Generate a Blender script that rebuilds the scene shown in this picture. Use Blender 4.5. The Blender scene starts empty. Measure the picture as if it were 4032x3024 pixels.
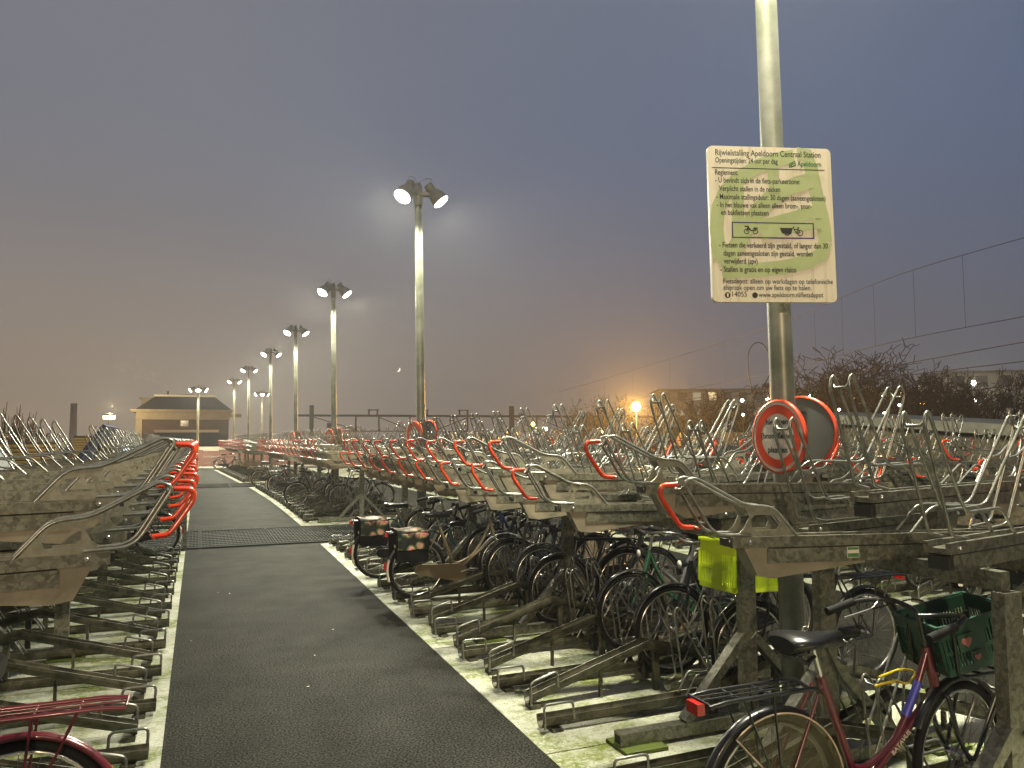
import bpy, math, random
from math import sin, cos, pi, radians as R_, atan2, sqrt
from mathutils import Vector as V, Matrix
random.seed(7)
scene = bpy.context.scene
C = scene.collection

# ------------------------------------------------------------------ camera
cam = bpy.data.objects.new('camera', bpy.data.cameras.new('camera'))
C.objects.link(cam); scene.camera = cam
cam.data.sensor_width = 36.0; cam.data.lens = 36.0 * 3028 / 4032
cam.data.clip_start = 0.05; cam.data.clip_end = 3000
CAMH = 1.77
cx = V((0.927, -0.376, -0.005)).normalized(); cz = V((-0.375, -0.924, -0.071)).normalized()
cy = cz.cross(cx).normalized(); cx = cy.cross(cz).normalized()
cam.matrix_world = Matrix((cx, cy, cz)).transposed().to_4x4()
cam.location = (0, 0, CAMH)

# ------------------------------------------------------------------ night sky lit by the town
w = bpy.data.worlds.new('World'); scene.world = w; w.use_nodes = True
nt = w.node_tree; nt.nodes.clear()
def N(t, ty, **kw):
    n = t.nodes.new(ty)
    for k, v in kw.items(): setattr(n, k, v)
    return n
out = N(nt, 'ShaderNodeOutputWorld'); bg = N(nt, 'ShaderNodeBackground')
nt.links.new(bg.outputs[0], out.inputs[0])
tc = N(nt, 'ShaderNodeTexCoord')
def dot(vec):
    d = N(nt, 'ShaderNodeVectorMath', operation='DOT_PRODUCT'); nt.links.new(tc.outputs['Generated'], d.inputs[0])
    d.inputs[1].default_value = vec; return d.outputs['Value']
def maprange(s, a, b, c=0, d=1):
    m = N(nt, 'ShaderNodeMapRange', interpolation_type='SMOOTHSTEP'); nt.links.new(s, m.inputs['Value'])
    m.inputs['From Min'].default_value = a; m.inputs['From Max'].default_value = b
    m.inputs['To Min'].default_value = c; m.inputs['To Max'].default_value = d; return m.outputs['Result']
def mixc(f, a, b):
    m = N(nt, 'ShaderNodeMix', data_type='RGBA'); nt.links.new(f, m.inputs[0])
    for i, s in ((6, a), (7, b)):
        if isinstance(s, tuple): m.inputs[i].default_value = s + (1,)
        else: nt.links.new(s, m.inputs[i])
    return m.outputs[2]
azi = dot((0.93, 0.37, 0.0))            # from the glow over the town (low) round to the darker side (high)
side = maprange(azi, 0.22, 1.04)
elev = dot((0, 0, 1))
up = maprange(elev, -0.04, 0.40)
low = mixc(side, (0.308, 0.240, 0.172), (0.114, 0.108, 0.113))
high = mixc(side, (0.178, 0.184, 0.216), (0.092, 0.126, 0.212))
col = mixc(up, low, high)
nz = N(nt, 'ShaderNodeTexNoise'); nz.inputs['Scale'].default_value = 1.6; nz.inputs['Detail'].default_value = 3
nt.links.new(tc.outputs['Generated'], nz.inputs['Vector'])
bgm = N(nt, 'ShaderNodeMix', data_type='RGBA', blend_type='MULTIPLY'); bgm.inputs[0].default_value = 1
nt.links.new(col, bgm.inputs[6])
cr = N(nt, 'ShaderNodeValToRGB'); cr.color_ramp.elements[0].color = (0.93, 0.93, 0.94, 1); cr.color_ramp.elements[1].color = (1.07, 1.06, 1.05, 1)
cr.color_ramp.elements[0].position = 0.3; cr.color_ramp.elements[1].position = 0.7
nt.links.new(nz.outputs['Fac'], cr.inputs[0]); nt.links.new(cr.outputs[0], bgm.inputs[7])
nt.links.new(bgm.outputs[2], bg.inputs['Color']); bg.inputs['Strength'].default_value = 1.0
scene.view_settings.view_transform = 'Standard'; scene.view_settings.look = 'None'
scene.view_settings.exposure = 0.0; scene.view_settings.gamma = 1.0
scene.cycles.use_denoising = True
scene.cycles.max_bounces = 5; scene.cycles.diffuse_bounces = 2; scene.cycles.glossy_bounces = 2
scene.cycles.transparent_max_bounces = 6; scene.cycles.volume_bounces = 1
scene.cycles.sample_clamp_indirect = 4.0; scene.cycles.caustics_reflective = False; scene.cycles.caustics_refractive = False
LAMP_W = 2100.0
LAMP_COL = (1.0, 0.97, 0.74)
WARM_COL = (1.0, 0.78, 0.48)

# ------------------------------------------------------------------ materials
MATS = {}
def mat(name, color, rough=0.6, metal=0.0, var=None, scale=8.0, bump=0.0, coords='Object', emit=None, es=0.0, kind='noise', pos=None, spec=None, alpha=None, bscale=None, coat=0):
    m = bpy.data.materials.new(name); m.use_nodes = True; t = m.node_tree
    p = t.nodes['Principled BSDF']
    p.inputs['Base Color'].default_value = tuple(color) + (1,)
    p.inputs['Roughness'].default_value = rough; p.inputs['Metallic'].default_value = metal
    if spec is not None: p.inputs['Specular IOR Level'].default_value = spec
    if alpha is not None: p.inputs['Alpha'].default_value = alpha
    if coat: p.inputs['Coat Weight'].default_value = coat; p.inputs['Coat Roughness'].default_value = 0.1
    if emit:
        p.inputs['Emission Color'].default_value = tuple(emit) + (1,); p.inputs['Emission Strength'].default_value = es
        m.cycles.emission_sampling = 'NONE'
    if var or bump:
        if coords == 'World':
            g = N(t, 'ShaderNodeNewGeometry'); src = g.outputs['Position']
        else:
            g = N(t, 'ShaderNodeTexCoord'); src = g.outputs['Object']
        if kind == 'spangle':
            nz = N(t, 'ShaderNodeTexNoise'); nz.inputs['Scale'].default_value = scale * 1.3; nz.inputs['Detail'].default_value = 2
            t.links.new(src, nz.inputs['Vector'])
            mx = N(t, 'ShaderNodeMix', data_type='VECTOR'); mx.inputs[0].default_value = 0.06
            t.links.new(src, mx.inputs[4]); t.links.new(nz.outputs['Color'], mx.inputs[5])
            vo = N(t, 'ShaderNodeTexVoronoi'); vo.inputs['Scale'].default_value = scale * 3
            t.links.new(mx.outputs[1], vo.inputs['Vector'])
            n2 = N(t, 'ShaderNodeTexNoise'); n2.inputs['Scale'].default_value = scale * 2.2; n2.inputs['Detail'].default_value = 5; n2.inputs['Roughness'].default_value = .7
            t.links.new(src, n2.inputs['Vector'])
            sep = N(t, 'ShaderNodeSeparateColor'); t.links.new(vo.outputs['Color'], sep.inputs[0])
            ad = N(t, 'ShaderNodeMath', operation='MULTIPLY_ADD'); ad.inputs[1].default_value = 0.35
            t.links.new(sep.outputs[0], ad.inputs[0]); t.links.new(n2.outputs['Fac'], ad.inputs[2]); fac = ad.outputs[0]
            lo, hi = .48, .86
        else:
            nz = N(t, 'ShaderNodeTexNoise'); nz.inputs['Scale'].default_value = scale; nz.inputs['Detail'].default_value = 6
            nz.inputs['Roughness'].default_value = .65
            t.links.new(src, nz.inputs['Vector']); fac = nz.outputs['Fac']; lo, hi = .36, .66
        if pos: lo, hi = pos
        if var:
            r = N(t, 'ShaderNodeValToRGB'); t.links.new(fac, r.inputs[0])
            r.color_ramp.elements[0].position = lo; r.color_ramp.elements[1].position = hi
            r.color_ramp.elements[0].color = tuple(var) + (1,); r.color_ramp.elements[1].color = tuple(color) + (1,)
            t.links.new(r.outputs[0], p.inputs['Base Color'])
        if bump:
            b = N(t, 'ShaderNodeBump'); b.inputs['Strength'].default_value = bump; b.inputs['Distance'].default_value = .01
            if bscale:
                nb = N(t, 'ShaderNodeTexNoise'); nb.inputs['Scale'].default_value = bscale; nb.inputs['Detail'].default_value = 3
                t.links.new(src, nb.inputs['Vector']); t.links.new(nb.outputs['Fac'], b.inputs['Height'])
            else: t.links.new(fac, b.inputs['Height'])
            t.links.new(b.outputs[0], p.inputs['Normal'])
    MATS[name] = m; return m

mat('galvanised_plate', (.33, .312, .24), .34, .6, var=(.24, .228, .175), scale=14, coords='World', kind='spangle')
mat('galvanised', (.27, .262, .205), .33, .7, var=(.125, .120, .092), scale=15, coords='World', kind='spangle', bump=.08)
mat('galvanised_tube', (.28, .28, .25), .32, .65, var=(.15, .148, .125), scale=25, coords='World')
mat('galvanised_dirty_shaded', (.10, .092, .062), .5, .4, var=(.028, .028, .016), scale=5, coords='World', kind='spangle', bump=.15)  # gutter dirt, with the shade under the trays also put into the colour
mat('zinc_bracket', (.27, .235, .17), .45, .35, var=(.18, .155, .11), scale=5, coords='World')
mat('dark_gap', (.015, .015, .015), .8)
mat('red_plastic', (.50, .036, .006), .28, 0, coat=.3)
mat('steel_bolt', (.6, .58, .55), .22, .9)
mat('pole_paint', (.24, .238, .20), .40, .4, var=(.12, .128, .09), scale=3.0, coords='World')
mat('lamp_housing', (.32, .32, .28), .5, .2)
mat('lamp_lens', (1, 1, .9), .3, emit=(1, .97, .76), es=30)
mat('lamp_lens_warm', (1, .9, .6), .3, emit=(1, .85, .45), es=9)
mat('black_paint', (.007, .007, .008), .28, 0, coat=.15)
mat('black_rubber', (.010, .010, .010), .7, spec=.15)
mat('chrome', (.62, .6, .56), .22, .95)
mat('spoke_metal', (.22, .21, .19), .35, .8)
mat('black_leather', (.006, .006, .007), .33, coat=.12)
mat('tan_paint', (.20, .16, .10), .35, .35)
mat('teal_paint', (.02, .06, .075), .3, .2)
mat('maroon_paint', (.10, .008, .016), .3, .1, coat=.4)
mat('grey_paint', (.16, .16, .16), .35, .3)
mat('blue_paint', (.02, .035, .14), .3, .1)
mat('green_paint', (.02, .07, .04), .3, .1)
mat('white_plastic', (.78, .70, .55), .4)
mat('red_reflector', (.38, .015, .01), .12, coat=.5)
mat('red_cloth', (.50, .06, .03), .8, var=(.25, .02, .015), scale=60)
mat('headlight_glass', (.7, .68, .6), .15)
mat('lime_plastic', (.52, .66, .02), .4)
mat('green_plastic', (.012, .055, .032), .42)
mat('guard_film', (.09, .08, .035), .15, alpha=.38)
mat('copper_edge', (.65, .50, .36), .4, .1)
mat('blue_tape', (.06, .06, .40), .4)
mat('yellow_cable', (.75, .55, .02), .4)
mat('white_print', (.72, .60, .50), .5)
mat('gold_heart', (.75, .55, .15), .3, .5)
mat('pink_heart', (.42, .14, .11), .5)
mat('black_fabric', (.008, .008, .008), .9, spec=.1)
mat('sign_black', (.012, .012, .012), .6)
mat('sign_green', (.52, .60, .29), .6, var=(.44, .51, .24), scale=4)
mat('sign_darkgreen', (.05, .17, .06), .6)
mat('sign_blue', (.01, .015, .12), .6)
mat('sign_red', (.62, .055, .015), .35)
mat('sign_back', (.16, .17, .16), .6, .3)
mat('station_brick', (.065, .036, .022), .9, var=(.035, .02, .013), scale=2.5)
mat('cornice_stone', (.22, .18, .125), .8, var=(.17, .14, .095), scale=1.5)
mat('roof_slate', (.022, .021, .023), .8, var=(.012, .012, .012), scale=6)
mat('white_trim', (.50, .47, .38), .7)
mat('window_glass_dark', (.04, .04, .04), .1)
mat('pink_brick', (.28, .15, .12), .9, var=(.22, .11, .085), scale=1.6)
mat('apartment_wall', (.34, .31, .25), .9, var=(.28, .25, .20), scale=.25)
mat('lit_window', (.9, .8, .5), .5, emit=(1, .78, .4), es=.9)
mat('dim_window', (.3, .3, .2), .4, emit=(.9, .9, .6), es=.22)
mat('bulb_white', (1, 1, 1), .5, emit=(1, .97, .8), es=14)
mat('bulb_sodium', (1, .7, .2), .5, emit=(1, .46, .05), es=9)
mat('bark', (.012, .011, .009), .95)
mat('twig_brown', (.10, .06, .035), .95)
mat('portal_steel', (.035, .033, .03), .7)
mat('wire_black', (.012, .012, .012), .7)
mat('canopy_black', (.012, .012, .014), .6)
mat('fascia_grey', (.21, .20, .15), .6, .2, var=(.12, .115, .085), scale=2)
mat('rubble_wall', (.20, .16, .09), .9, var=(.06, .05, .03), scale=14)
mat('slat_yellow', (.62, .42, .14), .6)
mat('blue_sheet', (.025, .04, .12), .5)
mat('dark_sheet', (.02, .022, .026), .5)
mat('grey_sheet', (.11, .13, .12), .5)
mat('lit_sign_blue', (.8, .9, 1), .5, emit=(.72, .86, 1), es=2.2)
mat('moon_glow', (1, 1, .9), .5, emit=(1, .95, .75), es=1.6)
mat('chimney_far', (.80, .70, .62), .95)
mat('leaf_litter', (.55, .50, .36), .8)

# ground materials --------------------------------------------------
def ground_mat(name, a, b, speck, rough, sscale=220, moss=None, wet=None, ws=1.3):
    m = bpy.data.materials.new(name); m.use_nodes = True; t = m.node_tree; p = t.nodes['Principled BSDF']; p.inputs['Specular IOR Level'].default_value = .06 if 'asphalt' in name else .2
    g = N(t, 'ShaderNodeNewGeometry')
    def noise(s, d=5, r=.6):
        n = N(t, 'ShaderNodeTexNoise'); n.inputs['Scale'].default_value = s; n.inputs['Detail'].default_value = d
        n.inputs['Roughness'].default_value = r; t.links.new(g.outputs['Position'], n.inputs['Vector']); return n.outputs['Fac']
    def ramp(f, lo, hi, c0, c1):
        r = N(t, 'ShaderNodeValToRGB'); t.links.new(f, r.inputs[0]); r.color_ramp.elements[0].position = lo; r.color_ramp.elements[1].position = hi
        r.color_ramp.elements[0].color = tuple(c0) + (1,); r.color_ramp.elements[1].color = tuple(c1) + (1,); return r.outputs[0]
    def mx(f, c0, c1, bt='MIX'):
        n = N(t, 'ShaderNodeMix', data_type='RGBA', blend_type=bt)
        if isinstance(f, float): n.inputs[0].default_value = f
        else: t.links.new(f, n.inputs[0])
        for i, s in ((6, c0), (7, c1)):
            if isinstance(s, tuple): n.inputs[i].default_value = s + (1,)
            else: t.links.new(s, n.inputs[i])
        return n.outputs[2]
    base = ramp(noise(ws), .35, .65, a, b)
    sp = ramp(noise(sscale, 2, .5), .40, .62, (1 - speck,) * 3, (1 + speck,) * 3)
    c = mx(1.0, base, sp, 'MULTIPLY')
    if moss:
        f = ramp(noise(1.9, 8, .75), .46, .58, (0, 0, 0), (1, 1, 1))
        f2 = ramp(noise(26, 4, .7), .34, .52, (0, 0, 0), (1, 1, 1))
        ff = mx(1.0, f, f2, 'MULTIPLY')
        c = mx(ff, c, moss)
        f3 = ramp(noise(60, 4, .7), .34, .42, (1, 1, 1), (0, 0, 0))
        c = mx(f3, c, tuple(x * .35 for x in a))
    t.links.new(c, p.inputs['Base Color'])
    r = N(t, 'ShaderNodeMapRange'); t.links.new(noise(3.0), r.inputs['Value']); r.inputs['To Min'].default_value = rough - .15; r.inputs['To Max'].default_value = rough + .12
    t.links.new(r.outputs[0], p.inputs['Roughness'])
    b_ = N(t, 'ShaderNodeBump'); b_.inputs['Strength'].default_value = .06; b_.inputs['Distance'].default_value = .002
    t.links.new(noise(sscale * .8, 3), b_.inputs['Height']); t.links.new(b_.outputs[0], p.inputs['Normal'])
    MATS[name] = m
ground_mat('asphalt', (.015, .0146, .0115), (.027, .026, .0208), .98, .80, sscale=78, ws=.9)
ground_mat('asphalt_far', (.034, .033, .029), (.046, .045, .038), .4, .7)
ground_mat('white_slab', (.30, .30, .24), (.44, .44, .36), .14, .6, sscale=120, moss=(.12, .145, .018))
ground_mat('grating_metal', (.014, .015, .013), (.026, .027, .024), .3, .85)
ground_mat('town_ground', (.03, .028, .02), (.045, .04, .03), .3, .9, sscale=20)
ground_mat('concrete_kerb', (.22, .22, .19), (.30, .29, .25), .2, .8)
ground_mat('moss_plate', (.06, .085, .015), (.10, .12, .03), .2, .7)

# cream sign board with rain streaks
m = mat('sign_cream', (.80, .66, .47), .5); t = m.node_tree; p = t.nodes['Principled BSDF']
tcn = N(t, 'ShaderNodeTexCoord'); mp = N(t, 'ShaderNodeMapping'); mp.inputs['Scale'].default_value = (38, 38, 1.6)
t.links.new(tcn.outputs['Object'], mp.inputs['Vector']); nz = N(t, 'ShaderNodeTexNoise'); nz.inputs['Scale'].default_value = 1; nz.inputs['Detail'].default_value = 5
t.links.new(mp.outputs[0], nz.inputs['Vector']); r = N(t, 'ShaderNodeValToRGB'); t.links.new(nz.outputs['Fac'], r.inputs[0])
r.color_ramp.elements[0].position = .25; r.color_ramp.elements[0].color = (.68, .58, .42, 1); r.color_ramp.elements[1].position = .5; r.color_ramp.elements[1].color = (.86, .77, .59, 1)
t.links.new(r.outputs[0], p.inputs['Base Color'])
m = mat('sign_white', (.72, .66, .56), .5, var=(.55, .49, .40), scale=90)
# floral print for the pannier flaps
m = mat('floral_print', (.02, .025, .02), .35, coat=.4); t = m.node_tree; p = t.nodes['Principled BSDF']
tcn = N(t, 'ShaderNodeTexCoord'); vo = N(t, 'ShaderNodeTexVoronoi'); vo.inputs['Scale'].default_value = 10.5
t.links.new(tcn.outputs['Object'], vo.inputs['Vector']); r = N(t, 'ShaderNodeValToRGB'); t.links.new(vo.outputs['Distance'], r.inputs[0])
r.color_ramp.elements[0].color = (.60, .16, .14, 1); r.color_ramp.elements[0].position = .10
e = r.color_ramp.elements.new(.36); e.color = (.62, .36, .27, 1)
e = r.color_ramp.elements.new(.50); e.color = (.09, .15, .05, 1)
r.color_ramp.elements[-1].position = .66; r.color_ramp.elements[-1].color = (.015, .02, .02, 1)
n2 = N(t, 'ShaderNodeTexNoise'); n2.inputs['Scale'].default_value = 12; t.links.new(tcn.outputs['Object'], n2.inputs['Vector'])
r2 = N(t, 'ShaderNodeValToRGB'); t.links.new(n2.outputs['Fac'], r2.inputs[0]); r2.color_ramp.elements[0].position = .42; r2.color_ramp.elements[1].position = .55
r2.color_ramp.elements[0].color = (.25, .25, .25, 1); r2.color_ramp.elements[1].color = (1, 1, 1, 1)
mm = N(t, 'ShaderNodeMix', data_type='RGBA', blend_type='MULTIPLY'); mm.inputs[0].default_value = 1
t.links.new(r.outputs[0], mm.inputs[6]); t.links.new(r2.outputs[0], mm.inputs[7]); t.links.new(mm.outputs[2], p.inputs['Base Color'])

# ------------------------------------------------------------------ mesh helpers
class MB:
    def __init__(s): s.v = []; s.f = []; s.m = []; s.mi = 0; s.sm = []; s.smooth = False
    def add(s, vs, fs, smooth=None):
        o = len(s.v); s.v += [tuple(a) for a in vs]; s.f += [tuple(o + i for i in f) for f in fs]
        s.m += [s.mi] * len(fs); s.sm += [s.smooth if smooth is None else smooth] * len(fs); return s
    def box(s, a, b, M=None):
        x0, y0, z0 = a; x1, y1, z1 = b
        vs = [V(p) for p in ((x0, y0, z0), (x1, y0, z0), (x1, y1, z0), (x0, y1, z0), (x0, y0, z1), (x1, y0, z1), (x1, y1, z1), (x0, y1, z1))]
        if M: vs = [M @ p for p in vs]
        return s.add(vs, [(0, 3, 2, 1), (4, 5, 6, 7), (0, 1, 5, 4), (1, 2, 6, 5), (2, 3, 7, 6), (3, 0, 4, 7)], False)
    def bar(s, a, b, wdt, hgt, side=(0, 1, 0)):
        a = V(a); b = V(b); d = (b - a).normalized(); y = V(side); y = (y - d * y.dot(d)).normalized(); z = d.cross(y)
        vs = []
        for p in (a, b):
            for sy, sz in ((-1, -1), (1, -1), (1, 1), (-1, 1)): vs.append(p + y * sy * wdt / 2 + z * sz * hgt / 2)
        return s.add(vs, [(0, 3, 2, 1), (4, 5, 6, 7), (0, 1, 5, 4), (1, 2, 6, 5), (2, 3, 7, 6), (3, 0, 4, 7)], False)
    def tube(s, pts, r, n=6, closed=False, caps=True):
        pts = [V(p) for p in pts]; k = len(pts)
        rr = r if isinstance(r, (list, tuple)) else [r] * k
        T = []
        for i in range(k):
            if closed: a = pts[i - 1]; b = pts[(i + 1) % k]
            else: a = pts[max(i - 1, 0)]; b = pts[min(i + 1, k - 1)]
            d = b - a; T.append(d.normalized() if d.length > 1e-9 else V((0, 0, 1)))
        ref = V((0, 0, 1)) if abs(T[0].z) < .9 else V((1, 0, 0))
        nrm = (ref - T[0] * ref.dot(T[0])).normalized(); vs = []
        for i in range(k):
            nrm = nrm - T[i] * nrm.dot(T[i])
            if nrm.length < 1e-6: nrm = T[i].orthogonal()
            nrm.normalize(); bi = T[i].cross(nrm)
            for j in range(n):
                a = 2 * pi * j / n; vs.append(pts[i] + (nrm * cos(a) + bi * sin(a)) * rr[i])
        fs = []
        for i in range(k if closed else k - 1):
            i2 = (i + 1) % k
            for j in range(n):
                j2 = (j + 1) % n; fs.append((i * n + j, i * n + j2, i2 * n + j2, i2 * n + j))
        s.add(vs, fs, True)
        if caps and not closed:
            s.add(vs[:n], [tuple(range(n - 1, -1, -1))], False); s.add(vs[-n:], [tuple(range(n))], False)
        return s
    def prism(s, poly, y0, y1, holes=None):   # poly in XZ, extruded along Y
        n = len(poly); vs = [V((x, y0, z)) for x, z in poly] + [V((x, y1, z)) for x, z in poly]
        fs = [tuple(range(n)), tuple(range(2 * n - 1, n - 1, -1))] + [(i, i + n, (i + 1) % n + n, (i + 1) % n) for i in range(n)]
        return s.add(vs, fs, False)
    def ringplate(s, outer, inner, y0, y1):    # same count outer/inner loops in XZ
        n = len(outer); vs = []
        for y in (y0, y1):
            vs += [V((x, y, z)) for x, z in outer]; vs += [V((x, y, z)) for x, z in inner]
        fs = []
        for i in range(n):
            j = (i + 1) % n
            fs.append((i, j, n + j, n + i)); fs.append((2 * n + i, 3 * n + i, 3 * n + j, 2 * n + j))
            fs.append((i, 2 * n + i, 2 * n + j, j)); fs.append((n + i, n + j, 3 * n + j, 3 * n + i))
        return s.add(vs, fs, False)
    def lathe(s, prof, n=14, M=None, smooth=True, cap=True):     # prof: (r, h) along local z
        vs = []
        for r, h in prof:
            for j in range(n):
                a = 2 * pi * j / n; p = V((r * cos(a), r * sin(a), h)); vs.append(M @ p if M else p)
        fs = [(i * n + j, i * n + (j + 1) % n, (i + 1) * n + (j + 1) % n, (i + 1) * n + j) for i in range(len(prof) - 1) for j in range(n)]
        s.add(vs, fs, smooth)
        if cap:
            s.add(vs[:n], [tuple(range(n - 1, -1, -1))], False); s.add(vs[-n:], [tuple(range(n))], False)
        return s
    def mesh(s, name, mats):
        me = bpy.data.meshes.new(name); me.from_pydata(s.v, [], s.f)
        for m in mats: me.materials.append(MATS[m])
        me.polygons.foreach_set('material_index', s.m); me.polygons.foreach_set('use_smooth', s.sm)
        me.update(); return me
def link(name, me, parent=None, loc=(0, 0, 0), rot=None):
    o = bpy.data.objects.new(name, me); C.objects.link(o)
    if parent: o.parent = parent
    o.location = loc
    if rot: o.rotation_euler = rot
    return o
def build(name, mb, mats, parent=None, loc=(0, 0, 0), rot=None):
    if isinstance(mats, str): mats = [mats]
    return link(name, mb.mesh(name, mats), parent, loc, rot)
def tag(o, label=None, cat=None, group=None, kind=None):
    if label: o['label'] = label
    if cat: o['category'] = cat
    if group: o['group'] = group
    if kind: o['kind'] = kind
    return o
def thing(name, label, cat, loc=(0, 0, 0), rz=0, group=None):
    o = bpy.data.objects.new(name, None); C.objects.link(o); o.location = loc; o.rotation_euler = (0, 0, rz)
    return tag(o, label, cat, group)
def fillet(pts, r, n=3, closed=False):
    pts = [V(p) for p in pts]; o = []; k = len(pts)
    for i, p in enumerate(pts):
        if not closed and i in (0, k - 1): o.append(p); continue
        rr = r[i] if isinstance(r, (list, tuple)) else r
        a = pts[i - 1] - p; b = pts[(i + 1) % k] - p; d = min(rr, a.length * .48, b.length * .48)
        A = p + a.normalized() * d; B = p + b.normalized() * d
        for j in range(n + 1):
            q = j / n; o.append(A * (1 - q) ** 2 + p * 2 * q * (1 - q) + B * q * q)
    return o

# ------------------------------------------------------------------ ground, path, slabs
def dxr(y, pts):
    if y <= pts[0][0]: return pts[0][1]
    for (a, b), (c, d) in zip(pts, pts[1:]):
        if y <= c: return b + (d - b) * (y - a) / (c - a)
    return pts[-1][1]
RX = [(4, 0), (13, .10), (17, .15), (23, .13), (30, -.05), (34.6, -.30), (47.7, -.92), (55, -1.25)]
LX = [(4, 0), (20, -.02), (30, -.07), (52, -.26)]
def rx(y): return dxr(y, RX)
def lx(y): return dxr(y, LX)
def sheet(name, ys, left, right, z, m, kind='structure', label=None):
    mb = MB(); vs = []
    for y in ys: vs += [(left(y), y, z), (right(y), y, z)]
    mb.add(vs, [(2 * i, 2 * i + 1, 2 * i + 3, 2 * i + 2) for i in range(len(ys) - 1)], False)
    o = build(name, mb, m); return tag(o, label, kind=kind)
mb = MB(); mb.add([(-1500, -300, -4.5), (1500, -300, -4.5), (1500, 2500, -4.5), (-1500, 2500, -4.5)], [(0, 1, 2, 3)])
tag(build('town_ground', mb, 'town_ground'), kind='structure')
mb = MB(); mb.box((-9, -12, -4.4), (15.5, 53, -.008)); tag(build('parking_deck', mb, 'asphalt_far'), kind='structure')
ysN = [-3, 0, 4, 8, 13.5]; ysC = [16.4, 20, 23, 27, 30.5]; ysD = [33.8, 36, 40, 44, 48, 49.5]
for i, ys in enumerate([[-3, 4, 8, 13, 17, 20, 23, 27, 30, 34, 38, 42, 46, 49.5]]):
    sheet('path', ys, lambda y: -.16 + lx(y), lambda y: 1.84 + rx(y), 0.0, 'asphalt')
for nm_, lf_, rf_ in (('right', lambda y: 1.838 + rx(y), lambda y: 4.75 + rx(y)), ('left', lambda y: -2.6 + lx(y), lambda y: -.158 + lx(y)), ('far', lambda y: 6.84 + rx(y), lambda y: 9.75 + rx(y))):
    par = tag(bpy.data.objects.new('painted_ground', None), kind='structure'); C.objects.link(par)
    for ys in (ysN, ysC, ysD):
        a = ys[0]
        while a < ys[-1]:
            b = min(a + 2.35, ys[-1]); mb = MB(); z0_, z1_ = -.006, .006
            q = [(lf_(a), a + .006), (rf_(a), a + .006), (rf_(b), b - .006), (lf_(b), b - .006)]
            mb.add([(x, y, z0_) for x, y in q] + [(x, y, z1_) for x, y in q], [(4, 5, 6, 7), (0, 1, 5, 4), (1, 2, 6, 5), (2, 3, 7, 6), (3, 0, 4, 7)], False)
            build('slab', mb, 'white_slab', par); a = b
sheet('second_path', [-3, 8, 17, 30, 49.5], lambda y: 4.752 + rx(y), lambda y: 6.838 + rx(y), 0.002, 'asphalt')
# steel grating panels across the path at the two crossings
for (y0, y1) in ((13.7, 16.2), (31.0, 33.4)):
    xs = [-3.6, -2.4, -1.2, -.0, 1.2, 2.4, 3.6, 4.8, 6.0]
    gme = None
    par = tag(bpy.data.objects.new('crossing_floor', None), kind='structure'); C.objects.link(par); par.location = (rx(y0) * .5, y0, 0)
    g = MB(); W = 1.185; D = y1 - y0
    g.box((0, 0, .004), (W, .03, .022)); g.box((0, D - .03, .004), (W, D, .022)); g.box((0, .03, .004), (.02, D - .03, .022)); g.box((W - .02, .03, .004), (W, D - .03, .022))
    g.box((.02, .03, .003), (W - .02, D - .03, .008))
    for k in range(1, 20): g.box((k * W / 20 - .005, .03, .008), (k * W / 20 + .005, D - .03, .020))
    for k in range(1, 10): g.box((.02, k * D / 10 - .006, .008), (W - .02, k * D / 10 + .006, .016))
    gme = g.mesh('grating_panel', ['grating_metal'])
    for x in xs: link('grating_panel', gme, par, (x, 0, 0))
mb = MB(); mb.box((-4.5, 49.5, -.1), (4.5, 49.9, .13)); tag(build('kerb', mb, 'concrete_kerb'), kind='structure')
mb = MB(); mb.box((-9, 49.9, -.1), (12, 53, .12)); tag(build('pavement', mb, 'concrete_kerb'), kind='structure')
# small leaves and litter on the path
lit = MB()
for _ in range(12):
    x = random.uniform(-.1, 1.8); y = 3.5 + random.random() ** 1.5 * 14; a = random.uniform(0, 6.28); s = random.uniform(.006, .018)
    lit.add([(x + s * cos(a + k * pi / 2) * (1 if k % 2 else .55), y + s * sin(a + k * pi / 2) * (1 if k % 2 else .55), .004 + .003 * (k % 2)) for k in range(4)], [(0, 1, 2, 3)], False)
tag(build('leaf_litter', lit, 'leaf_litter'), kind='stuff', label='small pale leaves scattered on the asphalt path')

# ------------------------------------------------------------------ two-tier bicycle rack pieces
TU = .0076
def tz(u): return -.008 * (u - .325)
ALPHA = R_(10)
def hoop_pair(pathf, n, nf, r=TU, gap=.05):
    pass
def front_frame(lod):
    mb = MB(); n = 6 if lod == 0 else 4; nf = 4 if lod == 0 else 2
    for y in (-.05, .05):
        p = [(.655, y, tz(.65) - .004), (.535, y, .132), (.40, y, .140), (.150, y, .272), (.098, y, .250), (.240, y, .012), (.42, y, .008)]
        mb.tube(fillet(p, [0, .05, .05, .05, .07, .06, 0], nf), TU, n)
    mb.tube([(.110, -.05, .235), (.098, -.03, .215), (.098, .03, .215), (.110, .05, .235)], TU, n)
    return mb
def red_handle(lod):
    mb = MB(); n = 8 if lod == 0 else 4
    p = [(.090, 0, .238), (.012, 0, .234), (.006, 0, .19), (.085, 0, .072), (.108, 0, .046), (.168, 0, .042)]
    mb.tube(fillet(p, .05, 3 if lod == 0 else 1), .0116 if lod == 0 else .0108, n)
    mb.tube([(.168, -.05, .044), (.168, .05, .044)], TU, 4)
    return mb
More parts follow.
